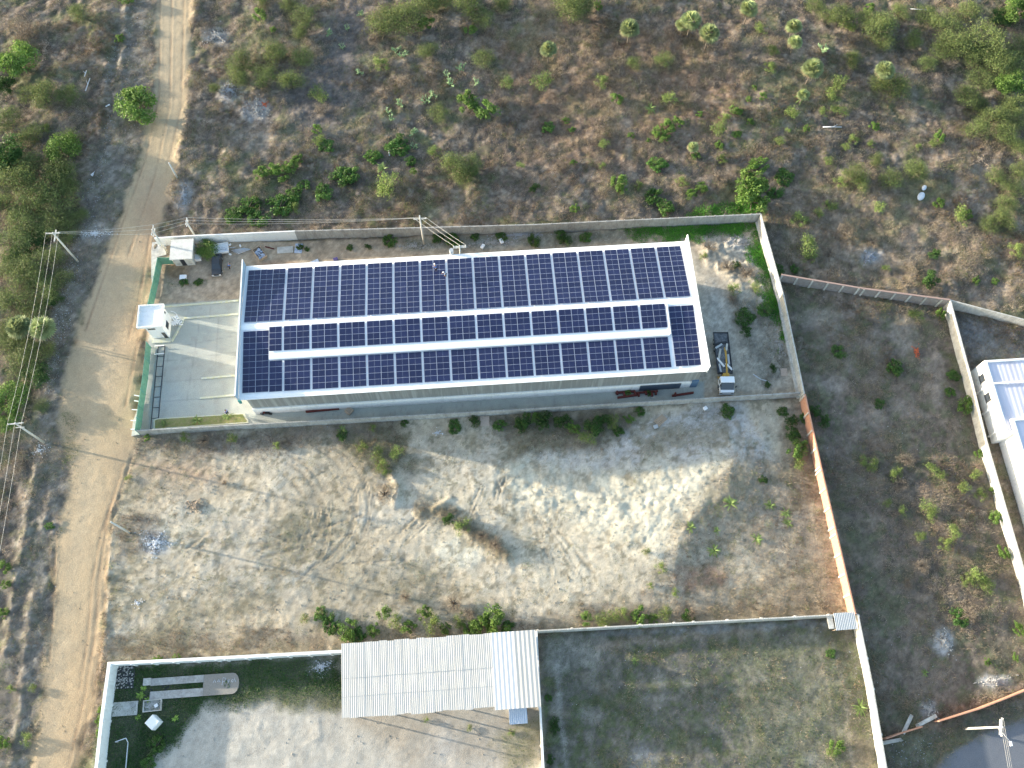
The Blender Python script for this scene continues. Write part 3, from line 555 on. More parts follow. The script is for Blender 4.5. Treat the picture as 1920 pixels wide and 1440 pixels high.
for i in range(14):
    a=i*.55; b.box(3.9+math.cos(a)*.55-.3,3.9+math.cos(a)*.55+.3,2.2+math.sin(a)*.55-.1,2.2+math.sin(a)*.55+.1,.2+i*.16,.26+i*.16,rz=a,c=(3.9+math.cos(a)*.55,2.2+math.sin(a)*.55,0))
st=b.build('spiral_stair',plastw,None,(-17.6,3.5,0)); tag(st,'white spiral stair standing right of the guardhouse','stair')
b=MB(); 
for i in range(20):
    a=i*.4; b.tube((3.9+math.cos(a)*.9,2.2+math.sin(a)*.9,1.1+i*.12),(3.9+math.cos(a+.4)*.9,2.2+math.sin(a+.4)*.9,1.22+i*.12),.04,n=5)
b.tube((3.9,2.2,0),(3.9,2.2,3.2),.07,n=6); b.build('handrail',plastw,st)
# hut
hu=thing('hut','small grey plastered hut with flat slab roof in the compound corner','hut',(-15.0,17.3,0))
b=MB(); b.box(.1,3.4,0,3.5,-.1,2.4); b.build('wall',concL,hu)
b=MB(); b.box(-.2,3.65,-.25,3.75,2.402,2.58); b.build('roof',mat('roof_slab_grey',(.6,.59,.55),rough=.9,var=.08,scale=1.3,col2=(.5,.49,.45)),hu)
b=MB(); b.box(1.3,2.05,-.04,.05,.1,2.1); b.build('door',darkm,hu)
b=MB(); b.box(.45,.95,-.03,.05,.5,.8); b.build('window',conc,hu)
b=MB(); b.box(2.6,3.05,-.03,.05,.5,.8); b.build('window',conc,hu)

# ------------------------------------------------------------------ white shed
sh=thing('shed','large shed with white corrugated sheet roof at the bottom centre','shed',(14.8,-58.7,0))
def corr(b,x0,x1,y0,y1,z0,z1,pitch,amp,mi=0,jit=0):
    n=int((x1-x0)/pitch*4); yb=y0+random.uniform(-jit,jit)
    for i in range(n):
        xa=x0+(x1-x0)*i/n; xb=x0+(x1-x0)*(i+1)/n; da=amp*math.sin(2*math.pi*i/4); db=amp*math.sin(2*math.pi*(i+1)/4)
        b.face([(xa,yb,z0+da),(xb,yb,z0+db),(xb,y1,z1+db),(xa,y1,z1+da)],mi)
k=0; x=0.0
while x<21.2:
    b=MB(); t=random.uniform(-.02,.02); j=.12
    corr(b,x,x+1.12,0,3.0,4.05+t,4.3+t,.28,.009,0,j); corr(b,x,x+1.12,2.8,5.4,4.31+t,4.46+t,.28,.009,0,0)
    b.build('roof_sheet',asb,sh)
    b=MB(); corr(b,x,x+1.12,5.25,9.9+random.uniform(-.05,.1),4.49+t,4.8+t,.28,.009,0,.03); o=b.build('roof_sheet',asb,sh); x+=1.06
for x0,x1,m_ in ((21.1,24.4,asb2),(24.3,27.5,asb)):
    b=MB(); corr(b,x0,x1,-.35,9.95,4.07,4.78,.62,.016,0,0); b.build('roof_sheet',m_,sh)
for i in range(6):
    for y in (.6,9.2):
        b=MB(); b.tube((.5+i*5.2,y,-.2),(.5+i*5.2,y,3.9),.12,n=6); b.build('post',polec,sh)
b=MB()
for y in (.6,4.8,9.2): b.box(0,27.3,y-.07,y+.07,3.75,3.9)
b.build('beam',wood,sh)
b=MB(); b.box(.2,27.2,9.3,9.45,-.2,3.74); b.build('back_wall',conc,sh)
# lean-to box
lt=thing('tank_cabin','small blue grey sheet roofed cabin below the shed\'s right end','cabin',(37.8,-60.9,0))
b=MB(); b.box(.1,2.4,.1,2.1,-.1,1.9); b.build('wall',conc,lt)
b=MB(); corr(b,0,2.55,-.1,2.3,2.0,2.1,.28,.035); b.build('roof',mat('blue_sheet',(.5,.56,.64),rough=.6,var=.1,scale=3),lt)
# corner sheet roof on the wall
x,y,_=U(1568,1182,2.3); cr=thing('corner_shelter','small ribbed sheet shelter in the weedy plot\'s top right corner','shelter',(x,y,0))
b=MB(); corr(b,0,3.1,0,2.4,2.25,2.55,.25,.04); b.build('roof',steelg,cr)
b=MB(); b.box(-.9,-.1,.3,2.3,2.0,2.1); b.build('side_panel',concL,cr)
for dx_ in (.1,2.9): b=MB(); b.tube((dx_,.15,-.2),(dx_,.15,2.2),.05,n=6); b.build('post',wood,cr)

# ------------------------------------------------------------------ buildings at the right edge
def blockb(label,x0,y0,x1,y1,h,par,wins,doors,cat='building'):
    r=thing('building',label,cat,(x0,y0,0)); w_,d_=x1-x0,y1-y0
    b=MB(); b.box(0,w_,0,d_,-.5,h-par); b.build('wall',white,r)
    b=MB(); t=.35
    for a in ((0,w_,0,t),(0,w_,d_-t,d_),(0,t,t+.002,d_-t-.002),(w_-t,w_,t+.002,d_-t-.002)): b.box(*a,h-par+.002,h)
    b.build('parapet',white,r)
    b=MB(); corr(b,t+.02,w_-t-.02,t+.02,d_-t-.02,h-par+.15,h-par+.25,.8,.012); 
    b.build('roof',blueg,r)
    for (ya,yb,za_,zb_) in wins:
        b=MB(); b.box(-.05,.05,ya-.12,yb+.12,za_-.12,zb_+.12); f=b.build('window',concL,r); b=MB(); b.box(-.09,-.052,ya,yb,za_,zb_); b.build('pane',glass,f)
    for (ya,yb,za_,zb_) in doors:
        b=MB(); b.box(-.07,.05,ya,yb,za_,zb_); b.build('door',plastw,r)
    return r
bA=blockb('blue roofed building with small windows beside the tall white wall',118.0,-24.3,134,-11.7,4.7,.5,[(9.6,10.9,1.9,3.4),(6.2,7.6,1.9,3.4)],[(2.0,3.2,.2,2.3)])
for y in (8.6,5.0,1.2):
    b=MB(); b.box(-.3,0,y-.12,y+.12,-.5,4.1); b.build('pilaster',white,bA)
b=MB(); b.box(.4,15.6,-.1+8.5,8.7,4.6,4.75); b.build('roof_joint',white,bA)
bB=blockb('taller white building with pale blue roof at right edge',119.2,-60,137,-22.0,5.2,.55,[],[])

# ------------------------------------------------------------------ poles and wires
def pole(label,x,y,h,rz,arms,kind=0,insul=True,group=None,lean=0):
    z0=hz1(x,y); r=thing('utility_pole',label,'utility pole',(x,y,z0),0,group)
    b=MB(); b.tube((0,0,-.5),(0,0,h),.19,.12,n=8); b.build('shaft',polec,r); tips=[]
    for (zo,l) in arms:
        b=MB(); b.box(-l/2,l/2,-.09,.09,h-zo-.12,h-zo,rz=rz,c=(0,0,0)); a=b.build('crossarm',concL,r)
        for k in (-.45,0.02,.45):
            px_,py_=k*l*math.cos(rz),k*l*math.sin(rz); b=MB(); b.tube((px_,py_,h-zo+.002),(px_,py_,h-zo+.25),.06,.04,n=6); b.build('insulator',plastw,a)
            tips.append(Vector((x+px_,y+py_,z0+h-zo+.27)))
    return r,tips
pA,tA=pole('concrete pole left of the road at the tree belt\'s edge, twin crossarms',-32.0,19.3,9.3,0.0,[(.15,2.3)])
b=MB(); b.box(-.1,.1,-1.1,1.1,8.3,8.45); b.build('crossarm',concL,pA)
pB,tB=pole('concrete pole left of the road, lower down near the verge',-33.4,-13.9,9.0,0.05,[(.15,2.3)])
b=MB(); b.box(-.2,1.1,-.5,-.38,8.2,8.32); b.build('crossarm',concL,pB)
pC,tC=pole('pole at the compound\'s top left corner beside the fence',-16.6,20.1,7.4,1.5,[(.15,2.0),(.9,1.6)])
x,y,_=U(366,443); pC2,tC2=pole('thin pole just behind the back wall near hut',x,y,4.8,1.5,[(.1,1.4),(.6,1.4)])
pD,tD=pole('tall pole rising inside the back wall above warehouse middle',28.2,19.0,8.8,0.02,[(.9,2.2)])
pE,tE=pole('pole topped with transformer at the warehouse\'s rear eave',34.6,12.6,9.0,.02,[(.1,2.2),(.5,2.2)])
b=MB(); b.tube((-1.4,-.5,7.6),(-1.4,-.5,8.7),.35,n=12); b.build('transformer',steelg,pE)
pF,tF=pole('street pole with lamp arm beside the asphalt street',102.3,-66.0,10.4,1.25,[(.2,2.4),(.6,2.0)])
b=MB(); b.tube((0,0,9.0),(1.0,-1.9,9.5),.05,n=6); la=b.build('lamp_arm',steelg,pF); b=MB(); b.box(.8,1.15,-2.4,-1.8,9.42,9.55,bev=.03); b.build('lamp_head',plastw,la)
x,y,_=U(243,999); pG,tG=pole('short bare pole at the left edge of sandy lot',x,y,7.0,0,[],group=None)
x,y,_=U(334,336); pH,tH=pole('slim grey pole beside the dirt road behind the compound',x,y,4.5,0,[])
def wires(label,TA,TB,sag=.5,group=None,r=.015):
    for a,c in zip(TA,TB):
        b=MB(); n=10; pr=None
        for i in range(n+1):
            t=i/n; p=a.lerp(c,t); p.z-=sag*4*t*(1-t)
            if pr is not None: b.tube(pr-a,p-a,r,n=4,cap=False)
            pr=p
        tag(b.build('overhead_wire',wire,None,a),label,'wire',group)
far=lambda T,d:[t+Vector(d) for t in T]
wires('overhead wire running along the tree belt between both left poles',tA,tB,.8,'wires over the tree belt')
wires('overhead wire leaving the lower left pole towards the bottom corner',tB,far(tB,(-3.5,-75,0)),1.5,'wires down the left edge')
wires('overhead wire crossing the dirt road above the compound corner',tA,[tC[0],tC[1],tC[2]],.4,'wires across the road')
wires('overhead wire from the corner pole to the thin hut pole',tC[:3],tC2[:3],.1,'wires behind the hut')
wires('overhead wire following the back wall to the tall pole',tC2[:3],tD,.7,'wires along the back wall')
wires('overhead wire slanting down from tall pole to rear eave transformer',tD,tE[:3],.2,'wires to the transformer',r=.025)
wires('overhead wire over the asphalt street at the bottom right',tF[:3],far(tF[:3],(-2.5,-40,0)),.8,'wires over the street')

# ------------------------------------------------------------------ vehicles
def wheel(parent,x,y,z,r,wd,axis='X'):
    b=MB(); b.tube((x-wd/2,y,z),(x+wd/2,y,z),r,n=14); o=b.build('wheel',rubber,parent); b=MB(); b.tube((x-wd/2-.015,y,z),(x+wd/2+.015,y,z),r*.5,n=10); b.build('hub',steelg,o)
tk=thing('crane_truck','white cabbed crane truck with dark flat bed in the yard','truck',(76.6,-12.9,0),R(-3.5))
b=MB() # cab
b.box(-1.15,1.15,1.05,2.15,.75,2.45,bev=.1); b.prism([(-1.13,.1),(1.13,.1),(1.13,1.04),(-1.13,1.04)],.7,1.5); b.build('cab',paintw,tk)
b=MB(); b.face([(-1.08,.12,1.56),(1.08,.12,1.56),(.98,1.02,2.4),(-.98,1.02,2.4)]); b.face([(-1.08,.12,1.56),(-.98,1.02,2.4),(-1.1,1.02,1.52)]); b.face([(1.08,.12,1.56),(.98,1.02,2.4),(1.1,1.02,1.52)]); b.build('windscreen',glass,tk)
b=MB(); b.prism([(-1.1,-.28),(1.1,-.28),(1.13,.098),(-1.13,.098)],.7,1.48); b.build('bonnet',paintw,tk)
b=MB(); b.box(-1.2,1.2,-.4,-.26,.45,.8,bev=.03); b.build('bumper',steelg,tk)
for s in (-1,1):
    b=MB(); b.box(s*.9-.18,s*.9+.18,-.3,-.26,.85,1.1); b.build('headlight',glass,tk)
    b=MB(); b.box(min(s*1.16,s*1.19),max(s*1.16,s*1.19),1.15,1.75,1.6,2.2); b.build('side_window',glass,tk)
    b=MB(); b.box(s*1.4-.08,s*1.4+.08,.5,.62,1.5,2.1); b.build('mirror',darkm,tk)
b=MB(); b.box(-.45,.45,-.2,10.3,.6,.85); b.build('chassis',darkm,tk)
bedm=mat('bed_floor',(.07,.075,.085),rough=.7,var=.4,scale=1.5,col2=(.2,.21,.22))
b=MB(); b.box(-1.2,1.2,3.1,10.6,1.05,1.2); bd=b.build('flat_bed',bedm,tk)
b=MB()
for s in (-1,1): b.box(s*1.2-.05,s*1.2+.05,3.1,10.6,1.202,1.5)
b.box(-1.14,1.14,10.52,10.6,1.202,1.45); b.box(-1.14,1.14,3.1,3.18,1.202,1.6); b.build('side_board',darkm,bd)
for s in (-1,1):
    for y in (1.0,7.9,9.2): wheel(tk,s*1.0,y,.5,.5,.3)
b=MB(); b.box(-.5,.5,2.35,2.95,.9,2.0,bev=.05); b.box(-1.15,1.15,2.5,2.75,.7,.9); cr_=b.build('crane_base',yellow,tk)
b=MB(); b.tube((.1,2.6,2.0),(.25,6.9,2.35),.16,.12,n=6); b.tube((.25,6.9,2.35),(.1,4.3,2.6),.1,n=6); b.tube((.1,4.3,2.6),(-.05,7.2,2.75),.07,n=6); b.build('crane_boom',yellow,cr_)
for i,(x,y,l,rz,m_) in enumerate(((-.6,6.5,2.2,1.25,concL),(-.55,5.1,1.9,2.1,plastw),(-.75,4.1,1.5,1.6,steelg),(.75,4.3,1.6,2.2,plastw),(.8,5.6,1.8,1.5,steelg),(-.2,8.6,2.0,.1,darkm),(-.6,8.0,1.4,.5,steelg),(.7,7.8,1.3,1.3,concL))):
    b=MB(); b.box(-l/2,l/2,-.16,.16,0,.22,bev=.03); p=Vector((x,y,0)); p.rotate(Matrix.Rotation(R(-3.5),3,'Z')); tag(b.build('steel_section',m_,None,(76.6+p.x,-12.9+p.y,1.21+.02*i),rz),'loose pale steel piece lying on the truck\'s bed','scrap','loose load on the truck bed')
def car(label,x,y,rz,m_):
    c=thing('parked_car',label,'car',(x,y,0),rz)
    b=MB(); bm=b.bm
    secs=[(-2.1,.55,.75,.72),(-1.9,.8,.86,.3),(-1.0,.88,.95,.3),(-.3,.88,.95,.3),(1.4,.88,.95,.3),(2.0,.82,.9,.3),(2.12,.7,.75,.5)]
    b.box(-.85,.85,-2.05,2.1,.3,.92,bev=.12); b.build('body',m_,c)
    b=MB(); v0=[bm_ for bm_ in ()]
    lo=[(-.78,-.95,.9),(.78,-.95,.9),(.78,1.75,.9),(-.78,1.75,.9)]; hi=[(-.62,-.25,1.42),(.62,-.25,1.42),(.62,1.2,1.42),(-.62,1.2,1.42)]
    b.face(hi); b.build('roof',m_,c)
    b=MB(); b.face([lo[0],lo[1],hi[1],hi[0]]); b.build('windscreen',glass,c)
    b=MB(); b.face([lo[2],lo[3],hi[3],hi[2]]); b.build('rear_window',glass,c)
    for a,d_ in ((1,2),(3,0)): b=MB(); b.face([lo[a],lo[d_],hi[d_],hi[a]]); b.build('side_window',glass,c)
    for s in (-1,1):
        for yy in (-1.3,1.3): wheel(c,s*.76,yy,.31,.31,.2)
        b=MB(); b.box(s*.6-.16,s*.6+.16,-2.1,-2.04,.6,.76); b.build('headlight',plastw,c)
    b=MB(); b.box(-.75,.75,-2.12,-2.02,.34,.48,bev=.02); b.build('bumper',steelg,c)
    return c
car('black car parked under the tree\'s right side near the hut',-7.7,16.7,.03,paintk)
# white trailer
tr=thing('trailer','white open cargo trailer behind the black car','trailer',(-7.4,19.9,0),.1)
b=MB(); b.box(-1.5,1.5,-.9,.9,.45,.55); b.build('floor',plastw,tr)
b=MB()
for a in ((-1.5,1.5,-.95,-.9),(-1.5,1.5,.9,.95),(-1.55,-1.5,-.95,.95),(1.5,1.55,-.95,.95)): b.box(*a,.45,.95)
b.build('side_board',plastw,tr); wheel(tr,0,0,.3,.3,1.96)
b=MB(); b.box(1.55,2.7,-.05,.05,.45,.53); b.build('drawbar',steelg,tr)
for i in range(5): x=-1.1+i*.5; b=MB(); b.box(-.2,.2,-.25,.25,0,.2,bev=.02); tag(b.build('white_box',litterm,None,(-7.4+x,19.9+random.uniform(-.4,.4),.56),i),'small pale box heaped in the white trailer','box','boxes in the trailer')
# motorcycle
mc=thing('motorcycle','dark motorcycle parked by the warehouse\'s lower left corner',"motorcycle",(*U(500,777)[:2],0),1.5)
for y in (-.65,.65): b=MB(); b.tube((-.06,y,.3),(.06,y,.3),.3,n=14); b.build('wheel',rubber,mc)
b=MB(); b.box(-.13,.13,-.35,.3,.35,.75,bev=.05); b.build('engine',darkm,mc)
b=MB(); b.box(-.14,.14,-.7,.05,.75,.88,bev=.04); b.build('seat',rubber,mc)
b=MB(); b.box(-.16,.16,.02,.4,.78,.98,bev=.05); b.build('fuel_tank',rust,mc)
b=MB(); b.tube((-.35,.5,1.05),(.35,.5,1.05),.025,n=6); b.tube((0,.65,.3),(0,.48,1.05),.04,n=6); b.build('handlebar',steelg,mc)

# ------------------------------------------------------------------ people
def person(label,x,y,z,rz,top,pose='stand'):
    r=thing('person',label,'person',(x,y,z),rz)
    bend=.0 if pose=='stand' else .35
    def skinobj(name,verts,edges,rad,m_,parent):
        me=bpy.data.meshes.new(name); me.from_pydata([Vector(v) for v in verts],edges,[]); o=link(me,name,parent); me.materials.append(m_)
        md=o.modifiers.new('skin','SKIN'); md.use_smooth_shade=True
        for v,rr in zip(me.skin_vertices[0].data,rad): v.radius=(rr,rr)
        me.skin_vertices[0].data[0].use_root=True
        s=o.modifiers.new('sub','SUBSURF'); s.levels=1; s.render_levels=1; return o
    b_=bend
    V=[(0,0,.95),(0,b_*.3,1.2),(0,b_*.8,1.42),(0,b_,1.52),(0,b_*1.2,1.66),(.1,0,.88),(.12,.06,.5),(.12,-.02,.08),(.12,.12,.05),(-.1,0,.88),(-.12,.1,.5),(-.12,.02,.08),(-.12,.16,.05),(.2,b_*.8,1.4),(.3,b_+.02,1.12),(.32,b_+.22,.95),(-.2,b_*.8,1.4),(-.3,b_+.02,1.12),(-.3,b_+.25,1.0)]
    E_=[(0,1),(1,2),(2,3),(3,4),(0,5),(5,6),(6,7),(7,8),(0,9),(9,10),(10,11),(11,12),(2,13),(13,14),(14,15),(2,16),(16,17),(17,18)]
    rd=[.14,.13,.14,.05,.1,.09,.065,.045,.04,.09,.065,.045,.04,.06,.045,.035,.06,.045,.035]
    skinobj('body',V,E_,rd,skin,r)
    skinobj('shirt',[(0,0,.93),(0,b_*.3,1.2),(0,b_*.8,1.42),(.2,b_*.8,1.41),(.29,b_+.02,1.16),(-.2,b_*.8,1.41),(-.29,b_+.02,1.16)],[(0,1),(1,2),(2,3),(3,4),(2,5),(5,6)],[.165,.155,.165,.085,.07,.085,.07],top,r)
    skinobj('trousers',[(0,0,.92),(.1,0,.86),(.12,.06,.5),(.12,-.02,.12),(-.1,0,.86),(-.12,.1,.5),(-.12,.02,.12)],[(0,1),(1,2),(2,3),(0,4),(4,5),(5,6)],[.16,.115,.09,.07,.115,.09,.07],pants,r)
    b=MB(); bmesh.ops.create_icosphere(b.bm,subdivisions=2,radius=.125,matrix=Matrix.Translation((0,b_*1.2,1.72))@Matrix.Diagonal((1,1.1,.75,1))); b.build('helmet' if z>1 else 'cap',plastw if z>1 else darkm,r)
def onroof(u,v):
    o=CAM; d=M.T@np.array([(u-960)/F,(720-v)/F,-1.0]); t=(9.15-o[1]*SLP-o[2])/(d[2]+SLP*d[1]); return o+t*d
p=onroof(818,506); person('person in dark blue with white helmet crouching on roof panels',p[0],p[1]-.3,p[2]+.05,.4,shirtb,'bend')
p=onroof(836,515); person('person in light blue on the narrow gap between roof arrays',p[0],p[1]-.3,p[2]+.05,2.2,shirtl,'bend')
x,y,_=U(428,776); person('person in blue standing on the concrete near small palms',x,y,0,1.0,shirtb)
x,y,_=U(431,504); person('person in blue standing right of the black car',x,y,0,-1.2,shirtb,'bend')

# ------------------------------------------------------------------ yard clutter
def boxo(name,label,cat,u,v,sx_,sy_,h,rz,m_,z=0,group=None,bev=.02):
    x,y,_=U(u,v,z); b=MB(); b.box(-sx_/2,sx_/2,-sy_/2,sy_/2,0,h,bev=bev); o=b.build(name,m_,None,(x,y,hz1(x,y)+z),rz); return tag(o,label,cat,group)
cb=thing('open_crate','tilted open crate full of blue and white rubbish','crate',(*U(488,477)[:2],0),-1.0)
b=MB(); 
for a in ((-1.3,1.3,-.75,-.68),(-1.3,1.3,.68,.75),(-1.3,-1.23,-.678,.678),(1.23,1.3,-.678,.678)): b.box(*a,0,.6)
b.box(-1.2,1.2,-.66,.66,0,.08); b.build('frame',wood,cb); b=MB()
for i in range(40): x,y=random.uniform(-1.1,1.1),random.uniform(-.55,.55); b.box(x-.14,x+.14,y-.1,y+.1,.1,.25+random.random()*.3,rz=random.random()*3)
b.build('rubbish',bluep,cb)
boxo('concrete_slab','pale flat concrete slab lying by the back wall','slab',535,469,2.8,1.3,.15,.02,concL)
boxo('grey_sheet','blue grey sheet leaning beside the pale slab','sheet',560,466,1.3,1.9,.12,-.1,bluep)
boxo('tarp_bundle','dark purple tarp bundle just behind the roof edge','bundle',630,488,.8,.6,.5,.3,mat('purple_tarp',(.06,.05,.16),rough=.7,var=.2))
boxo('sign_board','white square board lying on grass below the hut','board',344,521,1.15,.85,.35,-.03,plastw)
boxo('white_drum','white drum in front of the hut\'s left corner','drum',322,489,.45,.45,.7,0,plastw,bev=.15)
boxo('white_fridge','pale box beside the hut under the tree','box',373,485,1.0,1.1,.7,.05,litterm)
boxo('grey_plates','grey blue plates near the roof edge in dirt yard','sheet',590,492,1.5,.8,.1,.4,bluep)
boxo('red_beam','thin dark red beam lying near the rubbish crate','beam',506,465,1.7,.18,.15,-.35,rust)
boxo('cardboard_sheet','tan board lying near the yard\'s east wall','board',1470,698,1.1,1.4,.08,-.08,ply)
boxo('plywood_sheet','pinkish plywood sheet leaning outside the low wall','board',909,790,1.5,1.7,.12,-.03,ply)
boxo('white_bag','white sack on the sand below the low wall','sack',1322,766,.7,.6,.35,.5,plastw,bev=.1)
for i,(u,v,s,lab) in enumerate(((862,462,.5,'white lump in the rubble right of the tall pole'),(905,463,.9,'pale broken block lying nearest the rear eave'),(940,453,1.0,'white broken slab in rubble by back wall'),(412,460,.5,'white can right behind the trailer'),(432,460,.4,'small white can by the back wall'),(451,462,.45,'white bucket between trailer and rubbish crate'),(432,478,.4,'white tin near the trailer drawbar'))): boxo('pale_block',lab,'debris',u,v,s,s*.6,.35,i,plastw,bev=.05)
for i in range(5):
    x,y,_=U(447+i*3,468+i*1.2); b=MB(); b.tube((-1.2,0,.1),(1.2,0,.1),.06,n=6); tag(b.build('pipe',litterm,None,(x,y,.02+i*.03),.15+i*.05),'pale pipe in the small heap left of rubbish crate','pipe','pipes by the crate')
# pallet
pl=thing('pallet','tilted wooden pallet on sand below the low wall','pallet',(*U(1238,789)[:2],.1),.65)
for i in range(7): b=MB(); b.box(-.9+i*.28,-.72+i*.28,-.6,.6,.1,.14); b.build('slat',wood,pl)
for y in (-.5,0,.5): b=MB(); b.box(-.92,.98,y-.05,y+.05,0,.098); b.build('bearer',wood,pl)
boxo('grey_block','small grey block touching the wooden pallet','block',1229,801,.7,.6,.3,.3,steelg)
# I beams in the alley
def ibeam(label,u,v,L,rz,group=None,m_=rust,h=.35,z=0):
    x,y,_=U(u,v); b=MB(); b.box(-L/2,L/2,-.15,.15,0,.03); b.box(-L/2,L/2,-.02,.02,.031,h-.031); b.box(-L/2,L/2,-.15,.15,h-.03,h); return tag(b.build('steel_beam',m_,None,(x,y,z+.02),rz),label,'steel beam',group)
ibeam('long dark red beam lying along the alley\'s left part',605,770,5.4,.03)
ibeam('upper left rusty beam of the heap in the alley',1172,736,3.2,.03); ibeam('lowest rusty beam of the heap in the alley',1176,744,3.3,.08)
ibeam('rusty beam with thick ends right of the plant heap',1213,736,3.6,.03); ibeam('thin red beam leaning close to the warehouse wall',1180,730,6.5,.03,h=.2)
ibeam('rusty girder at the alley\'s right end',1280,740,3.6,.09); ibeam('small rusty beam beside the dark shutter',1223,729,2.2,.02)
for i,u in enumerate((1157,1170,1190,1197,1211,1222,1229,1266)): boxo('beam_end','rusty plated beam end standing in the alley heap','steel beam',u,738+(i%2)*3,.28,.6,.55,.1,rust,group='beam ends in the alley')
cr2=boxo('crate_top','diamond turned square crate lid in the alley','crate',655,771,1.1,1.1,.35,.78,wood); b=MB(); b.box(-.35,.35,-.35,.35,.352,.4); b.build('inset',stoneb,cr2)
# L pipe and pit in the lower-left yard
pit=thing('inspection_ramp','long concrete slab with dark pit slot inside white lot','concrete ramp',(-14.3,-54.1,0))
b=MB(); b.box(1.1,8.6,1.9,2.9,-.2,.3); b.build('rail_slab',conc,pit); b=MB(); b.box(1.1,8.6,0,1.1,-.2,.3); b.build('rail_slab',conc,pit)
b=MB(); b.box(1.0,8.6,1.102,1.898,-.2,-.02); b.build('pit_floor',darkm,pit)
b=MB(); pts=[(8.602,0),(12.8,0)]+[(12.8+.9*math.sin(a),1.45-1.45*math.cos(a)) for a in np.linspace(0,math.pi,9)[1:-1]]+[(12.8,2.9),(8.602,2.9)]; b.prism(pts,-.2,.28); es=b.build('end_slab',mat('slab_brown',(.27,.25,.22),rough=.95,var=.15,scale=2),pit)
b=MB(); b.box(0,1.098,2.0,3.0,-.2,.32); b.build('rail_slab',concL,pit)
for s_ in (((10.0,1.7),(10.2,2.1),(10.4,1.7)),((10.6,1.8),(10.8,2.1),(11.0,1.75),(10.7,1.8)),((11.3,1.3),(11.4,2.3),(11.8,2.2),(11.7,1.8),(11.35,1.75)),((12.0,1.8),(12.3,2.0),(12.2,1.6),(12.0,1.8)),((12.6,1.7),(12.7,2.0),(12.9,1.9),(12.8,1.6),(12.6,1.7)),((13.0,2.2),(13.2,1.6))):
    b=MB()
    for a_,c_ in zip(s_,s_[1:]): b.tube((a_[0],a_[1],.285),(c_[0],c_[1],.285),.035,n=4)
    b.build('chalk_scrawl',litterm,es)
pd=boxo('concrete_pad','plain pale concrete pad against the broad white wall','slab',234,1329,3.7,1.9,.2,0,concL); b=MB(); b.box(.9,1.6,.1,.85,.202,.26); b.build('hatch',conc,pd)
x,y,_=U(232,1270); b=MB(); b.box(-1.6,1.6,-1.6,1.6,0,.18); rb=tag(b.build('stone_bed',darkm,None,(x,y,0)),'dark square bed of stones in the white wall corner','stone bed'); b=MB()
for i in range(120):
    a,c_=random.uniform(-1.5,1.5),random.uniform(-1.5,1.5); s=random.uniform(.06,.16); bmesh.ops.create_icosphere(b.bm,subdivisions=1,radius=s,matrix=Matrix.Translation((a,c_,.2)))
tag(b.build('gravel',stone,rb),None,None,None,'stuff')
tb=thing('trough','shallow grey concrete trough beside the white tank','trough',(*U(287,1323)[:2],0),.03)
b=MB(); b.box(-1.3,1.3,-.8,.8,0,.12,bev=.04); b.build('base',conc,tb); b=MB()
for a in ((-1.3,1.3,-.8,-.68),(-1.3,1.3,.68,.8),(-1.3,-1.18,-.678,.678),(1.18,1.3,-.678,.678)): b.box(*a,.121,.4)
b.build('rim',concL,tb)
boxo('white_tile','small white tile lying in the concrete trough','tile',293,1323,.5,.45,.15,.5,plastw,z=.15)
wt=thing('water_tank','bright white square tank turned on its corner','water tank',(-12.1,-57.2,0),.82)
b=MB(); b.box(-.75,.75,-.75,.75,0,1.45,bev=.06); b.build('body',plastw,wt); b=MB(); b.box(-.72,.72,-.72,.72,1.452,1.6,bev=.05); b.build('lid',paintw,wt)
A=Vector(U(216,1391,1.2));B=Vector(U(236,1384,1.2));C_=Vector(U(240,1392,.6));D=Vector(U(234,1460,.3)); b=MB(); b.tube(A,B,.07,n=6); b.tube(B,C_,.07,n=6); b.tube(C_,D,.07,n=6); b.tube(A,(A.x,A.y,0),.06,n=6); tag(b.build('bent_pipe',litterm),'bent pale pipe frame on dark grass in white lot','pipe')
A=Vector(U(1412,702));B=Vector(U(1425,711));C_=Vector(U(1441,716)); b=MB(); b.tube(A+Vector((0,0,.08)),B+Vector((0,0,.08)),.08,n=6); b.tube(B+Vector((0,0,.08)),C_+Vector((0,0,.08)),.08,n=6); tag(b.build('bent_pipe',litterm),'bent white pipe on the ground right of truck','pipe')
x,y,_=U(1727,368); 
for (u,v,r,lab) in ((1727,368,1.0,'larger white oval tub lying in the scrub'),(1733,352,.65,'smaller white oval tub above the larger one')):
    x,y,_=U(u,v); b=MB(); bmesh.ops.create_uvsphere(b.bm,u_segments=16,v_segments=8,radius=r,matrix=Matrix.Translation((0,0,0))@Matrix.Rotation(.9,4,'Z')@Matrix.Diagonal((1,.6,.35,1))); tag(b.build('tub',litterm,None,(x,y,hz1(x,y)+.35)),lab,'tub')
boxo('discarded_board','white broken board at the tree belt\'s edge','board',176,327,1.0,.5,.1,.8,plastw)
boxo('discarded_board','white plank lying just left of the lone round tree','plank',202,198,.9,.25,.1,.6,plastw)
# logs / dead branches
for (u,v,l,rz,lab) in ((166,160,3.0,1.35,'pale fallen trunk on the verge above the tree belt'),(162,140,1.4,1.3,'short pale trunk lying over the fallen trunk'),(730,285,2.0,1.6,'pale bare stump standing above the green mounds'),(1725,20,4,-.2,'pale fallen branch near the top right corner'),(1560,240,3.5,-.12,'pale fallen branch in the right scrub')):
    x,y,_=U(u,v); b=MB(); b.tube((-l/2,0,.15),(l/2,.1,.25),.1,.06,n=6); b.tube((0,.05,.2),(l*.3,.6,.35),.05,.02,n=5); tag(b.build('fallen_branch',litterm,None,(x,y,hz1(x,y)+.1),rz),lab,'branch')
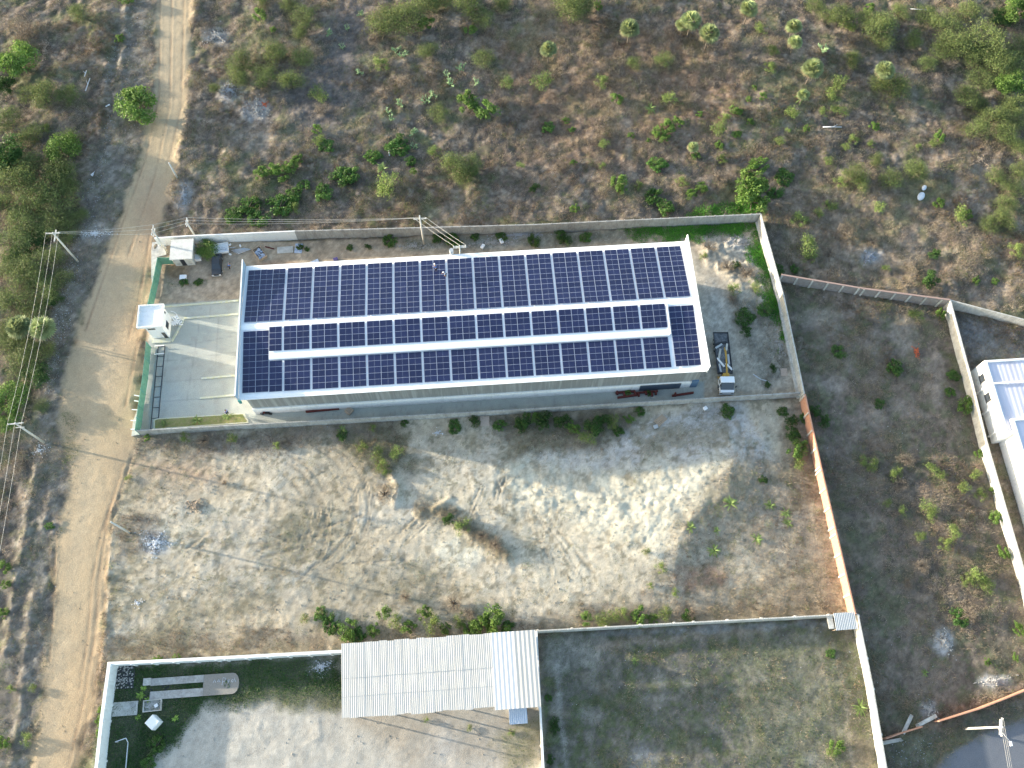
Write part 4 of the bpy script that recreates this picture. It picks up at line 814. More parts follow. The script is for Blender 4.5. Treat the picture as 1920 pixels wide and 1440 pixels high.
# rubble heaps (each a thing)
def heap(label,u,v,ru,rv,n,s,m_,h=.5):
    s*=.62; n=int(n*1.3)
    a,c_=U(u-ru,v),U(u+ru,v); rx=(c_[0]-a[0])/2; a,c_=U(u,v-rv),U(u,v+rv); ry=(a[1]-c_[1])/2; x,y,_=U(u,v); b=MB()
    pass
    for i in range(n):
        t=random.uniform(0,6.28); q=min(1.5,abs(random.gauss(0,.55))); px_,py_=q*rx*math.cos(t)*(1+.4*math.sin(2*t+u)),q*ry*math.sin(t)*(1+.4*math.sin(3*t+v)); z=hz1(x+px_,y+py_)-hz1(x,y)+h*.7*math.exp(-2*q*q); ss=s*.75*random.uniform(.4,1.5)
        bmesh.ops.create_cube(b.bm,size=ss,matrix=Matrix.Translation((px_,py_,z))@Matrix.Rotation(random.random()*6,4,Vector((random.random(),random.random(),random.random()+.1)).normalized())@Matrix.Diagonal((1,random.uniform(.4,1),random.uniform(.2,.6),1)))
    tag(b.build('rubble',m_,None,(x,y,hz1(x,y))),label,'rubble',None,'stuff')
blu=mat('bluish_rubble',(.36,.375,.4),rough=.9,var=.3,scale=5)
for a in (('white rubble beside the top of the dirt road',407,66,25,14,260,.35,stone),('grey blue rubble heap in the scrub below the olive bushes',432,172,22,16,220,.3,blu,.4),('pale rubble spill right of the grey blue heap',480,205,24,20,240,.3,stone,.4),('bluish rubble by road just outside the compound',345,368,12,26,220,.3,blu,.3),('white rubbish patch under the wires left of road',178,438,26,9,220,.25,litterm,.2),('white rubbish patch on the sandy lot\'s left edge',292,1018,28,20,380,.28,litterm,.2),('white rubbish against the thin wall left of shed',603,1250,22,14,200,.3,litterm,.3),('white broken rubble mound in the east plot',1770,1205,17,20,260,.4,stone,.5),('pale rubble mound right near thin brick wall',1866,1276,28,9,220,.3,stone,.4),('small pale rubble mound above broken brick wall',1744,1330,12,14,160,.3,stone,.4),('grey rubble ridge along the back wall, left of trees',970,441,40,5,220,.35,blu,.3),('pale rubble behind the warehouse near tall pole',775,462,36,7,200,.3,stone,.2),('rubble mixed with weeds behind the rear eave',925,456,50,7,240,.35,stone,.25),('pale rubble crest in the compound\'s far right corner',1385,455,22,12,200,.35,stone,.5),('mixed rubble by the yard\'s east wall',1462,650,12,30,220,.3,stone,.2),('grey stones in the scrub beyond the east wall',1632,478,20,11,150,.4,blu,.4),('red orange brick rubble in the east plot',1720,660,8,13,130,.28,redbr,.5),('pale rubble at the big olive tree, top right',1840,300,30,20,160,.35,stoneb,.5),('brown dirt clods heaped on the sandy lot\'s left',368,948,20,13,260,.35,stoneb,.6),('brown stones by verge left of the tree',85,95,12,30,260,.3,stoneb,.3),('white crumbs below low wall on the sand',820,812,14,8,60,.25,litterm,.1),('white rubble under the lower left pole',75,845,16,14,120,.22,litterm,.1),('pale stones on sand below the low wall\'s right part',1330,775,30,12,160,.3,stone,.1),('pale debris on the sand near bottom left',258,1130,10,8,60,.25,litterm,.1),('red brown debris with the dry bushes top left',495,195,12,8,60,.3,redbr,.2)): heap(*a)
# ------------------------------------------------------------------ vegetation prototypes
def rot_basis(n,rng,up=None):
    a=rng.normal(size=(n,3)); 
    if up is not None: a=a*.8+up
    a/=np.linalg.norm(a,axis=1,keepdims=True)+1e-9; b=rng.normal(size=(n,3)); b-=a*(a*b).sum(1,keepdims=True); b/=np.linalg.norm(b,axis=1,keepdims=True)+1e-9
    return a,b,np.cross(a,b)
def leafquads(P,N,size,asp,cols,rng,align=.5):
    n=len(P); a,b,c=rot_basis(n,rng,N*align*2); s=size*(.6+.8*rng.random((n,1))); b=b*s; c=c*s*asp
    V=np.stack([P-b,P-c*.5,P+b,P+c*.5],1).reshape(-1,3); Fq=np.arange(4*n).reshape(n,4); return V,Fq,np.repeat(cols,4,0)
def lcol(base,n,rng,v=.25,alt=None,pa=.2):
    c=np.array(base)[None]*(1+v*(rng.random((n,1))-.5)*2)
    if alt is not None: k=rng.random(n)<pa; c[k]=np.array(alt)*(1+v*(rng.random((k.sum(),1))-.5))
    return c
def tubes_np(segs,n=5):
    V=[];Fq=[];o=0
    for p0,p1,r0,r1 in segs:
        p0=np.array(p0,float);p1=np.array(p1,float);d=p1-p0;d/=np.linalg.norm(d)+1e-9;a=np.cross(d,[.3,.9,.1]);a/=np.linalg.norm(a)+1e-9;b=np.cross(d,a)
        for p,r in ((p0,r0),(p1,r1)):
            for i in range(n): t=2*math.pi*i/n; V.append(p+(a*math.cos(t)+b*math.sin(t))*r)
        for i in range(n): Fq.append((o+i,o+(i+1)%n,o+n+(i+1)%n,o+n+i))
        o+=2*n
    return np.array(V),np.array(Fq)
def crownmesh(name,seed,base,alt,nclump,nleaf,size,asp=1.0,flat=.75,hole=0,twig=0,feather=0,stem=(.14,.11,.08),v=.25,low=.25):
    rng=np.random.default_rng(seed); P=[];N=[];C=[]
    for k in range(nclump):
        t=rng.random()*6.28; q=math.sqrt(rng.random())*.72; zc=low+(1-q*q)*.62*flat*rng.uniform(.35,1.0); c=np.array([q*math.cos(t),q*math.sin(t),zc]); r=rng.uniform(.17,.36)
        m=nleaf//nclump; d=rng.normal(size=(m,3)); d/=np.linalg.norm(d,axis=1,keepdims=True); d[:,2]=np.abs(d[:,2])*rng.choice([1,1,1,-.6],m)
        rr=r*(.55+.55*rng.random((m,1))**.6)
        if feather: rr=r*(rng.random((m,1))**.7)*1.7
        p=c+d*rr*np.array([1,1,.75]); cb=np.array(base)*(1+.35*(rng.random()-.5)); P.append(p);N.append(d);cc=lcol(cb,m,rng,v,alt); C.append(cc)
    P=np.concatenate(P);N=np.concatenate(N);C=np.concatenate(C); k=P[:,2]>0.02; P,N,C=P[k],N[k],C[k]
    V,Fq,Cq=leafquads(P,N,size,asp,C,rng)
    segs=[((0,0,-.15),(0,0,.25),.06,.05)]
    for k in range(twig or 8):
        t=rng.random()*6.28; q=rng.uniform(.4,.85); e=(q*math.cos(t),q*math.sin(t),rng.uniform(.3,.75)); m_=(e[0]*.45,e[1]*.45,e[2]*.4+.1); segs+= [((0,0,.1),m_,.03,.022),(m_,e,.022,.006)]
    TV,TF=tubes_np(segs,4)
    return V,Fq,Cq,TV,TF,np.tile(stem,(len(TV),1))
def join_mesh(name,parts,mats):
    V=[];Fq=[];C=[];mi=[];o=0
    for v,f,c,k in parts: V.append(v);Fq.append(f+o);C.append(c);mi+= [k]*len(f);o+=len(v)
    return mesh_np(name,np.concatenate(V),np.concatenate(Fq),mats,np.concatenate(C),mi=mi)
def shrubproto(name,*a,**k):
    V,Fq,Cq,TV,TF,TC=crownmesh(name,*a,**k); return join_mesh(name,[(V,Fq,Cq,0),(TV,TF,TC,1)],[leafA,bark])
GB=(.12,.21,.045);GB2=(.2,.3,.075);GD=(.055,.11,.03);GO=(.14,.175,.065);GO2=(.21,.22,.1);GY=(.22,.26,.09)
PRO={}
PRO['B']=[shrubproto('green_shrub',100+i,GB,GB2,14,1600,.066,.8) for i in range(3)]
PRO['Y']=[shrubproto('yellow_green_shrub',110+i,(.18,.25,.07),GY,12,1100,.07,.5,feather=1) for i in range(2)]
PRO['D']=[shrubproto('dark_green_shrub',120+i,GD,(.07,.16,.03),14,1600,.066,.8) for i in range(2)]
PRO['O']=[shrubproto('olive_shrub',130+i,GO,GO2,14,1500,.06,.35,feather=1,twig=22,stem=(.2,.17,.13)) for i in range(3)]
PRO['V']=[shrubproto('leafy_mound',140+i,(.08,.17,.04),(.14,.23,.06),16,1500,.07,.9,flat=.45,low=.08) for i in range(2)]
PRO['G']=[shrubproto('grey_dry_shrub',150+i,(.24,.2,.155),(.31,.26,.2),12,1300,.07,.22,feather=1,twig=30,stem=(.25,.2,.16),low=.15) for i in range(2)]
def spikyproto(name,seed,col,n,w_,droop=.5):
    rng=np.random.default_rng(seed);V=[];Fq=[];C=[];o=0
    for k in range(n):
        t=rng.random()*6.28;L=rng.uniform(.75,1.1);el=rng.uniform(.3,1.3);K=5;c=np.array(col)*(.8+.4*rng.random())
        for i in range(K+1):
            s=i/K; r=L*s*math.cos(el*(1-.3*s)); z=.1+L*s*math.sin(el)-droop*s*s*L; ww=w_*math.sin(math.pi*min(.97,max(.12,s*.8+.12))); px_,py_=-math.sin(t)*ww,math.cos(t)*ww
            V+= [(r*math.cos(t)+px_,r*math.sin(t)+py_,max(z,.03)),(r*math.cos(t)-px_,r*math.sin(t)-py_,max(z,.03))]; C+=[c,c]
            if i<K: Fq.append((o+2*i,o+2*i+1,o+2*i+3,o+2*i+2))
        o+=2*(K+1)
    return mesh_np(name,V,Fq,[leafA],np.array(C))
PRO['S']=[spikyproto('spiky_plant',160+i,(.2,.27,.09),22,.07) for i in range(2)]
PRO['L']=[spikyproto('broad_leaf_plant',165,(.24,.36,.07),12,.16)]
# palm
def palm_fronds(seed,n=64):
    rng=np.random.default_rng(seed);V=[];Fq=[];C=[]
    for k in range(n):
        t=rng.random()*6.28; el=math.asin(rng.uniform(-.3,1.0)); d=np.array([math.cos(t)*math.cos(el),math.sin(t)*math.cos(el),math.sin(el)]); r0=.34+.1*rng.random(); c0=np.array([0,0,0])+d*r0
        up=np.array([0,0,1.]); s=np.cross(d,up); s/=np.linalg.norm(s)+1e-6; u2=np.cross(s,d); base=(np.array([.36,.42,.2]) if el>-.1 else np.array([.33,.27,.16]))*(.8+.4*rng.random())
        o=len(V); V+= [tuple(d*.03+s*.012),tuple(d*.03-s*.012),tuple(c0-s*.012),tuple(c0+s*.012)];C+=[base]*4;Fq.append((o,o+1,o+2,o+3))
        for j in range(9):
            a=(j-4)/4*1.25; dd=d*math.cos(a)+s*math.sin(a); L=.5*rng.uniform(.85,1.1); dp=np.array([0,0,-.16*L]); w_=.06; sd=-d*math.sin(a)+s*math.cos(a)
            o=len(V); V+=[tuple(c0),tuple(c0+dd*L*.5+sd*w_+u2*.02),tuple(c0+dd*L+dp),tuple(c0+dd*L*.5-sd*w_+u2*.02)];C+=[base*(.85+.3*rng.random())]*4;Fq.append((o,o+1,o+2,o+3))
    return mesh_np('fronds',V,Fq,[leafA],np.array(C))
PF=[palm_fronds(170+i) for i in range(3)]
def trunk_np(name,segs,n=8): 
    V,Fq=tubes_np(segs,n); return mesh_np(name,V,Fq,[bark],smooth=True)
PT=trunk_np('trunk',[((0,0,-.6),(0,0,1),.12,.1),((0,0,1),(0.03,0,2.0),.1,.1),((.03,0,2.0),(.0,0,3),.13,.16)])
# cactus
def cactusproto(seed):
    rng=np.random.default_rng(seed); b=MB()
    def pad(p,d,r,k):
        c=p+d*r; a=d.orthogonal().normalized(); a.rotate(Matrix.Rotation(rng.random()*6.28,3,d)); m_=Matrix((a,d.cross(a),d)).transposed().to_4x4()
        bmesh.ops.create_icosphere(b.bm,subdivisions=1,radius=r,matrix=Matrix.Translation(c)@m_@Matrix.Diagonal((.75,.2,1.05,1)))
        if k>0:
            for i in range(rng.integers(1,3)): e=(d+Vector(rng.normal(size=3)*.6)); e.z=abs(e.z)*.8; pad(c+d*r*.8,e.normalized(),r*rng.uniform(.75,.95),k-1)
    for i in range(7): pad(Vector((rng.uniform(-.35,.35),rng.uniform(-.35,.35),0)),Vector((rng.uniform(-.6,.6),rng.uniform(-.6,.6),1)).normalized(),.17,4)
    me=bpy.data.meshes.new('cactus'); b.bm.to_mesh(me); b.bm.free(); me.materials.append(MATS['cactus_skin']); return me
mat('cactus_skin',(.24,.34,.17),rough=.6,var=.12,scale=3,rnd=.1)
PRO['C']=[cactusproto(180+i) for i in range(2)]
# trees: crown + trunk
def treeproto(seed,base,alt,feather=0,nl=4200,size=.045):
    V,Fq,Cq,TV,TF,TC=crownmesh('crown',seed,base,alt,30,nl,size,.4 if feather else .8,flat=.8,feather=feather,twig=16,stem=(.17,.14,.11),low=.3)
    return mesh_np('crown',V,Fq,[leafA],Cq),mesh_np('trunk',TV,TF,[bark])
TREES={'T':[treeproto(200+i,GB,GB2) for i in range(2)],'K':[treeproto(210+i,GD,(.06,.13,.03)) for i in range(2)],'F':[treeproto(220+i,GO,(.17,.24,.07),1,5200,.04) for i in range(3)]}
# ------------------------------------------------------------------ plants: kind, u, v, radius(px)
PL="""
T 30 112 34|K 10 160 20|F 130 262 22|F 10 225 26|F 145 400 18|F 122 440 20|F 62 385 28|F 8 500 26|F 60 520 26|F 112 520 22|F 10 610 30|F 58 590 28|P 33 610 22|P 78 615 22|F 75 760 14|F 50 660 26|K 30 480 24|F 100 300 20|F 50 310 28|F 5 380 24|F 120 410 22|F 1740 25 20|F 1715 70 22|F 1740 120 18|F 1845 145 24|F 1865 220 24|F 1915 90 26|F 1900 350 20|F 1690 20 18|F 1820 20 22|F 1855 420 18|F 940 5 20|F 830 0 22|F 1530 5 16|F 85 182 28|F 128 178 22|F 55 175 20|G 42 52 26|F 146 26 20|B 236 0 13|B 222 70 11|T 252 200 38|Y 88 240 11|K 14 292 34|T 122 284 30|F 112 325 30|F 60 255 22
F 30 335 36|F 70 362 34|F 112 368 30|F 38 405 32|F 92 412 28|F 18 452 32|K 62 440 26|F 92 480 28|F 45 505 34|F 78 540 30|F 25 560 34|K 110 330 22|F 130 350 20
F 40 665 36|K 62 700 26|F 20 640 26|T 14 742 32|T 12 785 22|F 88 655 18|K 100 560 16
B 6 1062 12|B 9 1095 10|B 5 1150 10|Y 60 1290 9|Y 50 1385 14|B 6 1392 14|B 192 1330 9|B 189 1352 10|B 186 1374 9|V 92 985 8|Y 240 895 7|Y 20 1290 9
B 486 27 15|F 570 28 20|F 565 58 18|F 566 108 22|F 450 114 24|F 445 142 22|F 517 104 22|F 495 142 22|F 547 152 24|Y 597 172 20|B 512 57 7|F 402 165 11|F 540 5 18|F 490 0 14
F 720 44 30|F 762 34 34|B 797 42 18|F 800 8 24|F 880 12 26|F 905 32 22|B 882 56 12|F 803 94 19|F 908 108 21|B 876 192 22|B 908 202 24|F 822 210 18|Y 713 120 16|G 835 55 16|G 760 150 16|G 700 70 14
C 617 62 8|C 650 50 8|C 676 25 7|C 641 86 7|C 674 137 8|C 754 103 10|C 742 92 8|C 838 140 9|C 845 157 9|C 866 126 10|C 893 155 9|C 800 190 10|C 750 196 10|C 735 220 10|C 775 245 9|C 728 208 8|C 812 180 8|C 777 272 8
B 594 242 11|Y 597 262 13|B 487 325 14|B 506 316 14|B 526 322 17|B 545 311 14|B 558 300 12|V 462 382 24|V 436 400 16|V 520 382 24|V 546 364 18|Y 552 385 14|V 482 402 20|V 606 360 16|V 642 328 22|V 612 270 14|V 660 322 18|V 602 352 14|V 570 345 14
S 718 316 15|Y 727 346 25|F 854 310 28|F 872 330 20|F 886 306 20|V 742 270 20|D 748 262 14|Y 812 282 14|V 768 300 14|B 775 322 8|V 700 290 18|V 430 405 14|G 600 200 18|G 515 235 12
F 1065 18 30|F 1090 8 24|B 1122 10 11|P 1181 52 17|P 1029 90 15|P 1296 38 18|P 1280 46 13|P 1330 62 18|Y 1015 150 18|G 985 188 14|Y 1130 152 14|F 1245 112 16|F 1188 120 14|B 1156 186 12|Y 1256 184 15|S 1220 200 11|B 1062 222 8|B 1072 240 7|V 1028 235 13|B 1252 236 15|B 1235 245 14|B 1272 230 12|B 1246 258 11|B 1184 253 8|B 1215 263 5|B 1312 212 7|Y 1360 222 14|B 1376 208 10|Y 1346 241 15|B 1381 252 8|P 1300 274 10|V 1308 290 10|B 1350 271 9|Y 1355 296 10|V 1236 302 20|Y 1133 268 11|B 1160 342 16|B 1166 355 11|Y 1280 340 12|B 1298 362 14|B 1316 350 12|B 1078 390 10|Y 976 308 8|B 1075 305 6|Y 1130 310 8|G 1050 310 12|G 945 190 12|Y 950 152 13|V 885 320 12|D 1002 350 11|G 1350 330 14|Y 1200 345 10|V 1250 385 16|V 1230 360 18
B 1412 370 30|B 1410 344 30|B 1414 356 26|B 1424 308 20|V 1475 325 17|V 1455 355 15|B 1462 330 8
P 1405 14 16|P 1488 50 14|P 1490 80 13|P 1523 130 18|P 1661 129 17|Y 1590 46 15|S 1506 180 14|P 1507 176 11|Y 1445 127 12|Y 1448 96 11|Y 1426 50 13|C 1544 92 11|F 1580 30 24|F 1555 26 16|F 1650 50 30|F 1626 36 20|F 1656 78 20|F 1600 112 18|B 1631 12 11|F 1678 164 28|F 1652 152 18|Y 1576 155 18|Y 1560 176 16|Y 1575 205 15|Y 1543 208 10|B 1430 182 8|B 1405 185 7|B 1415 163 6|Y 1485 210 14|B 1513 240 8|B 1407 228 9|Y 1478 245 7|B 1385 212 7|B 1384 252 7|Y 1463 264 10|B 1640 235 9|Y 1602 257 12|Y 1588 273 9|Y 1634 266 10|B 1764 254 13|Y 1752 268 10|Y 1722 274 8|F 1645 298 15|F 1722 316 21|F 1600 330 21|F 1614 348 16|F 1670 338 21|Y 1555 300 10|Y 1578 340 13
F 1776 44 26|F 1792 82 30|F 1768 92 22|F 1850 76 34|F 1828 104 24|F 1872 112 28|T 1908 14 28|K 1880 30 18|F 1892 122 28|T 1908 152 22|T 1884 160 20|F 1902 192 24|F 1815 176 24|F 1842 192 18|F 1834 242 24|F 1882 250 22|F 1902 222 22|F 1906 272 20|F 1868 330 18|F 1888 380 18|F 1884 412 20|B 1761 380 11|Y 1650 388 13|Y 1802 402 20|B 1812 400 12|Y 1562 384 12|F 1915 320 20|G 1780 120 16|G 1705 110 14|G 1600 75 16
Y 1500 408 16|Y 1514 462 20|Y 1518 482 14|Y 1536 398 10|Y 1552 380 10|Y 1664 500 8|B 1832 525 9|B 1868 525 7|D 1744 525 18|D 1755 474 12|Y 1906 470 16|G 1590 430 20|G 1640 450 16|G 1560 470 14|G 1480 405 12|V 1460 505 12|V 1490 500 10
B 1817 758 19|V 1680 688 18|V 1575 655 14|Y 1720 590 15|B 1765 587 13|V 1790 700 13|V 1786 735 12|D 1530 770 13|D 1546 790 12|V 1650 755 10|Y 1620 865 13|Y 1636 872 14|Y 1680 886 14|G 1690 905 14|Y 1750 880 15|Y 1766 892 12|Y 1663 943 9|Y 1692 956 10|Y 1740 950 15|Y 1746 966 12|Y 1787 998 14|Y 1775 1020 15|Y 1808 915 12|Y 1840 925 13|Y 1830 890 11|B 1836 850 9|B 1870 970 14|B 1883 1035 14|Y 1835 1080 22|Y 1850 1098 16|Y 1815 1088 14|Y 1725 1005 10|B 1862 920 8|G 1705 1095 12|B 1852 1240 7|B 1906 1232 8|S 1737 1262 9|B 1911 1180 13|V 1800 1160 16|G 1700 860 16|G 1820 1150 20|G 1730 1060 16
Y 680 838 14|Y 706 850 15|Y 716 870 14|Y 744 848 14|Y 722 882 13|S 640 806 11|S 640 822 7|D 1115 800 20|D 1130 788 14|Y 1102 822 15|D 982 790 18|D 1020 788 17|D 1052 790 16|D 975 800 12|B 1495 842 20|D 1488 812 16|D 1485 788 12|V 1366 768 14|S 1370 945 14|S 1340 1030 13|S 1420 1010 14|S 1295 990 13|S 1345 995 9|S 1446 946 10|S 1475 960 12|S 1480 980 10|Y 1240 1065 12|Y 1210 1035 9|D 1432 900 8|B 1200 1155 17|Y 1170 1150 14|Y 1246 1150 14|Y 1265 1112 10|Y 1130 1162 14|Y 1220 1098 8|G 1300 1150 12|V 620 1165 20|B 652 1180 18|V 600 1152 14|B 700 1180 13|Y 740 1164 15|B 766 1176 14|Y 812 1168 20|B 835 1178 12|B 930 1165 28|B 902 1172 18|G 850 1130 18|G 880 1150 16|Y 570 1160 9|G 720 925 17|G 930 1020 20|G 905 1005 14|Y 865 985 16|V 940 795 14|B 1000 782 12|B 1075 800 14|Y 1150 790 14|V 1160 808 12|B 1180 785 10|V 1200 772 12|V 640 815 10|V 850 800 12|D 890 790 10|V 670 1190 14|B 720 1150 12|B 795 1150 14|Y 860 1165 16|B 880 1180 14|V 955 1175 14|B 1100 1160 12|Y 1150 1155 14|B 1225 1160 12|V 1290 1155 12|Y 520 835 8|Y 1500 870 12|V 1510 780 12|V 1470 770 10|D 840 975 12|G 760 1120 14|B 300 1236 8|B 330 1233 8|B 290 1240 7|Y 345 820 12|Y 435 820 12|B 275 820 7|G 380 825 14|G 420 905 8|Y 700 802 9|V 760 792 9|V 850 792 9
L 268 1290 6|L 262 1304 8|L 276 1312 6|L 258 1345 6|L 328 1347 7|V 290 1400 16|V 275 1430 14|V 425 1282 8
S 1192 1240 9|D 1040 1360 12|S 1615 1325 15|B 1570 1400 16|Y 1560 1412 10|V 1560 1225 9|V 1030 1310 8|D 1032 1425 9|Y 960 1375 8|Y 880 1365 7|Y 800 1350 6
S 308 792 9|S 368 786 13|S 425 778 10|B 1177 734 7|B 1216 737 6|V 1440 720 7
Y 387 466 22|T 387 468 17|V 345 528 10|V 370 528 8|V 560 462 8|V 655 463 8|V 575 465 6|D 690 462 7|V 820 443 14|V 845 448 16|V 890 442 10|V 730 445 16|D 860 458 10|V 940 440 10|V 1000 445 14|D 1060 450 12|V 1100 442 14|V 1050 440 12
Y 1375 540 14|Y 1418 540 12|V 1400 590 18|V 1430 580 16|D 1380 500 10|G 1365 500 16|G 1400 510 18|G 1330 465 14|Y 1320 480 10|G 1375 560 12|D 1450 690 8|D 1400 620 12
"""
KN={'T':('tree','round leafy tree','bright green'),'K':('tree','round leafy tree','dark green'),'F':('tree','feathery tree','olive green'),'P':('palm_tree','fan palm','pale green'),'B':('shrub','bush','bright green'),'Y':('shrub','wispy bush','yellow green'),'D':('shrub','bush','dark green'),'O':('shrub','bush','olive'),'V':('leafy_mound','low leafy mound','green'),'G':('dry_shrub','dry twiggy bush','grey brown'),'S':('spiky_plant','spiky plant','pale green'),'L':('broad_leaf_plant','broad leaved plant','light green'),'C':('cactus','prickly cactus clump','pale green')}
ZO=[((0,0,300,240),'in the top left corner'),((0,240,170,420),'in the upper tree belt'),((0,420,140,600),'in the middle tree belt'),((0,600,140,800),'in the lower tree belt'),((0,800,250,1100),'on the road\'s left verge'),((0,1100,250,1440),'at the road\'s bottom end'),
((400,0,640,190),'above the road bend, top left scrub'),((400,190,640,420),'behind the hut end of back wall'),((640,0,930,130),'along the top, left of centre'),((640,130,930,240),'in mid scrub left of centre'),((640,240,930,430),'just behind the left back wall'),
((930,0,1150,130),'along the top centre'),((930,130,1150,430),'in the centre scrub'),((1150,0,1370,150),'along the top, right of centre'),((1150,150,1370,290),'in mid scrub right of centre'),((1150,290,1370,400),'just behind the right back wall'),((1370,280,1490,400),'behind the compound\'s right corner'),
((1370,0,1540,280),'in the scrub above the corner'),((1540,0,1710,220),'along the top, far right'),((1540,220,1740,400),'in the right scrub\'s lower half'),((1710,0,1930,140),'in the top right corner'),((1740,140,1930,280),'near the right edge, upper part'),((1740,280,1930,440),'near the right edge, above walls'),((1440,380,1930,560),'between truck yard and right edge'),
((1510,560,1930,800),'in the east plot\'s upper part'),((1590,800,1930,940),'in the east plot\'s middle'),((1650,940,1930,1120),'in the east plot\'s lower middle'),((1650,1120,1930,1300),'in the east plot\'s bottom'),
((600,775,800,900),'on sand below the low wall\'s left part'),((800,775,1200,840),'on sand below the low wall\'s middle'),((1200,750,1560,1080),'on the sandy lot\'s right part'),((1090,1080,1560,1170),'above the ribbed wall'),((560,1100,960,1200),'above the big white shed'),((240,800,600,930),'on the sandy lot\'s left part'),((690,900,960,1060),'in the sandy lot\'s middle'),((200,960,600,1250),'on sand above the thin wall'),
((180,1250,640,1440),'in the white walled gravel lot'),((640,1330,1012,1440),'below the white shed'),((1012,1190,1660,1440),'in the weedy walled plot'),((280,770,470,800),'in the planting bed'),((1140,715,1260,750),'among the rusty alley beams'),((1260,430,1500,740),'in the truck yard'),((290,430,470,560),'beside the small hut'),((470,430,1260,480),'behind the warehouse, inside the wall')]
plants=[]
for tok in PL.replace('\n','|').split('|'):
    t=tok.split()
    if len(t)==4: plants.append([t[0],*map(float,t[1:])])
# extra background plants
def inpoly(u,v,p):
    c=False
    for i in range(len(p)):
        (ax,ay),(bx,by)=p[i],p[(i+1)%len(p)]
        if (ay>v)!=(by>v) and u<(bx-ax)*(v-ay)/(by-ay)+ax: c=not c
    return c
zid={}
for p in plants:
    z=next((k for k,(r,_) in enumerate(ZO) if r[0]<=p[1]<r[2] and r[1]<=p[2]<r[3]),None); p.append(z)
    zid.setdefault((p[0],z),[]).append(p)
NUM=['no','one','two','three','four','five','six','seven','eight','nine','ten','eleven','twelve','thirteen','fourteen','fifteen','sixteen']
for (k,z),L_ in zid.items():
    L_.sort(key=lambda p:p[1]); zn=ZO[z][1] if z is not None else 'in open ground'; n=len(L_); _,noun,colr=KN[k]
    for i,p in enumerate(L_):
        if n==1: lab=f'{colr} {noun} {zn}'
        elif i==0: lab=f'leftmost {colr} {noun} {zn}'
        elif i==n-1: lab=f'rightmost {colr} {noun} {zn}'
        else: lab=f'{ORD[i]} {colr} {noun} from left {zn}'
        p.append(lab); 
cnt={}
for k,u,v,r,z,lab in plants:
    nm,noun,colr=KN[k]; ppm=float(np.hypot(*(np.array([F*1.0/ (CAM[2]-1)*1,0])))) ; x0=U(u-r,v,1.0); x1=U(u+r,v,1.0); rad=max(.4,abs(x1[0]-x0[0])/2)*1.22
    c=U(u,v,rad*.55); x,y=c[0],c[1]; z0=hz1(x,y); i=cnt[k]=cnt.get(k,0)+1; rz=random.random()*6.28; grp=f'{noun}s {ZO[z][1]}' if z is not None else None
    hs=random.uniform(.8,1.1)
    if k in TREES:
        P_=TREES[k][i%len(TREES[k])]; ro=thing(nm,lab,'tree',(x,y,z0),rz,grp)
        hh=.72 if (u<165 and v>380) else 1.0
        for me,n2 in zip(P_,('crown','trunk')):
            o=bpy.data.objects.new(n2,me); COL.objects.link(o); o.parent=ro; o.scale=(rad*1.12,rad*1.12*random.uniform(.85,1.05),rad*1.15*hs*hh)
    elif k=='P':
        rr=rad*.95; H_=rr*1.9; c=U(u,v,H_+.2); x,y=c[0],c[1]; z0=hz1(x,y); ro=thing(nm,lab,'palm',(x,y,z0),rz,grp)
        o=bpy.data.objects.new('fronds',PF[i%3]); COL.objects.link(o); o.parent=ro; o.scale=(rr*1.15,)*3; o.location=(0,0,H_)
        o=bpy.data.objects.new('trunk',PT); COL.objects.link(o); o.parent=ro; o.scale=(1,1,H_/3)
    else:
        pr=PRO[k]; me=pr[i%len(pr)]; o=bpy.data.objects.new(nm,me); COL.objects.link(o); o.location=(x,y,z0); o.rotation_euler=(0,0,rz); s=rad*1.1; o.scale=(s*random.uniform(.85,1.15),s*random.uniform(.65,1.05),s*hs)
        tag(o,lab,'cactus' if k=='C' else ('bush' if nm!='spiky_plant' else 'plant'),grp)
for nm,meshes in (): pass

# ------------------------------------------------------------------ stuff: dry grass, weeds, litter
def maskpx(polys,feather=2,rag=2):
    m=np.zeros((ny,nx),np.float32)
    for p in polys: m=np.maximum(m,mask(p,feather,rag))
    return m
notbuilt=np.clip(1-mr_*1.5-ms-m4-m5-m6-m7-m3,0,1)*vis
INS=mask([(290,450),(1430,400),(1508,742),(262,815)],.3,0)
scrub=np.clip(notbuilt*(1-INS),0,1)
Dd=scrub*(.45+.9*np.clip((N8-.36)*3,0,1))*(.35+1.3*np.clip((N3-.38)*4,0,1))
Dd*=1-.55*mask([(640,0),(700,0),(650,200),(560,260),(540,170),(620,120)],3,2)
Dd*=1-.75*np.clip(m2,0,1)*(1-np.clip(N8*3-1.1,0,1)); Dd*=1-.65*mv
for a in ((1700,1000,45,110),(1780,1100,60,60),(1650,860,50,60),(1640,570,120,14)): Dd=np.maximum(Dd,m2*blobm(*a,3,4)*1.1)
Dd=np.maximum(Dd,ms*mask([(205,1195),(640,1185),(1000,1165),(1200,1130),(1580,1130),(1597,1160),(640,1220),(200,1245)],2,3)*.8)
Dd=np.maximum(Dd,ms*mask([(255,818),(760,775),(760,838),(500,845),(250,860)],2,2.5)*.8)
Dd=np.maximum(Dd,ms*mask([(900,778),(1200,765),(1190,800),(1120,850),(960,850)],2,2.5)*.9)
Dd=np.maximum(Dd,ms*mask([(1365,870),(1520,840),(1600,1150),(1180,1160),(1235,1060),(1300,960)],3,3)*.5)
Dd=np.maximum(Dd,ms*mask([(1480,760),(1520,760),(1560,950),(1480,960),(1460,860)],2,2.5)*.8)
Dd=np.maximum(Dd,ms*mask([(215,960),(300,960),(290,1030),(215,1050)],1.5,2)*.7)
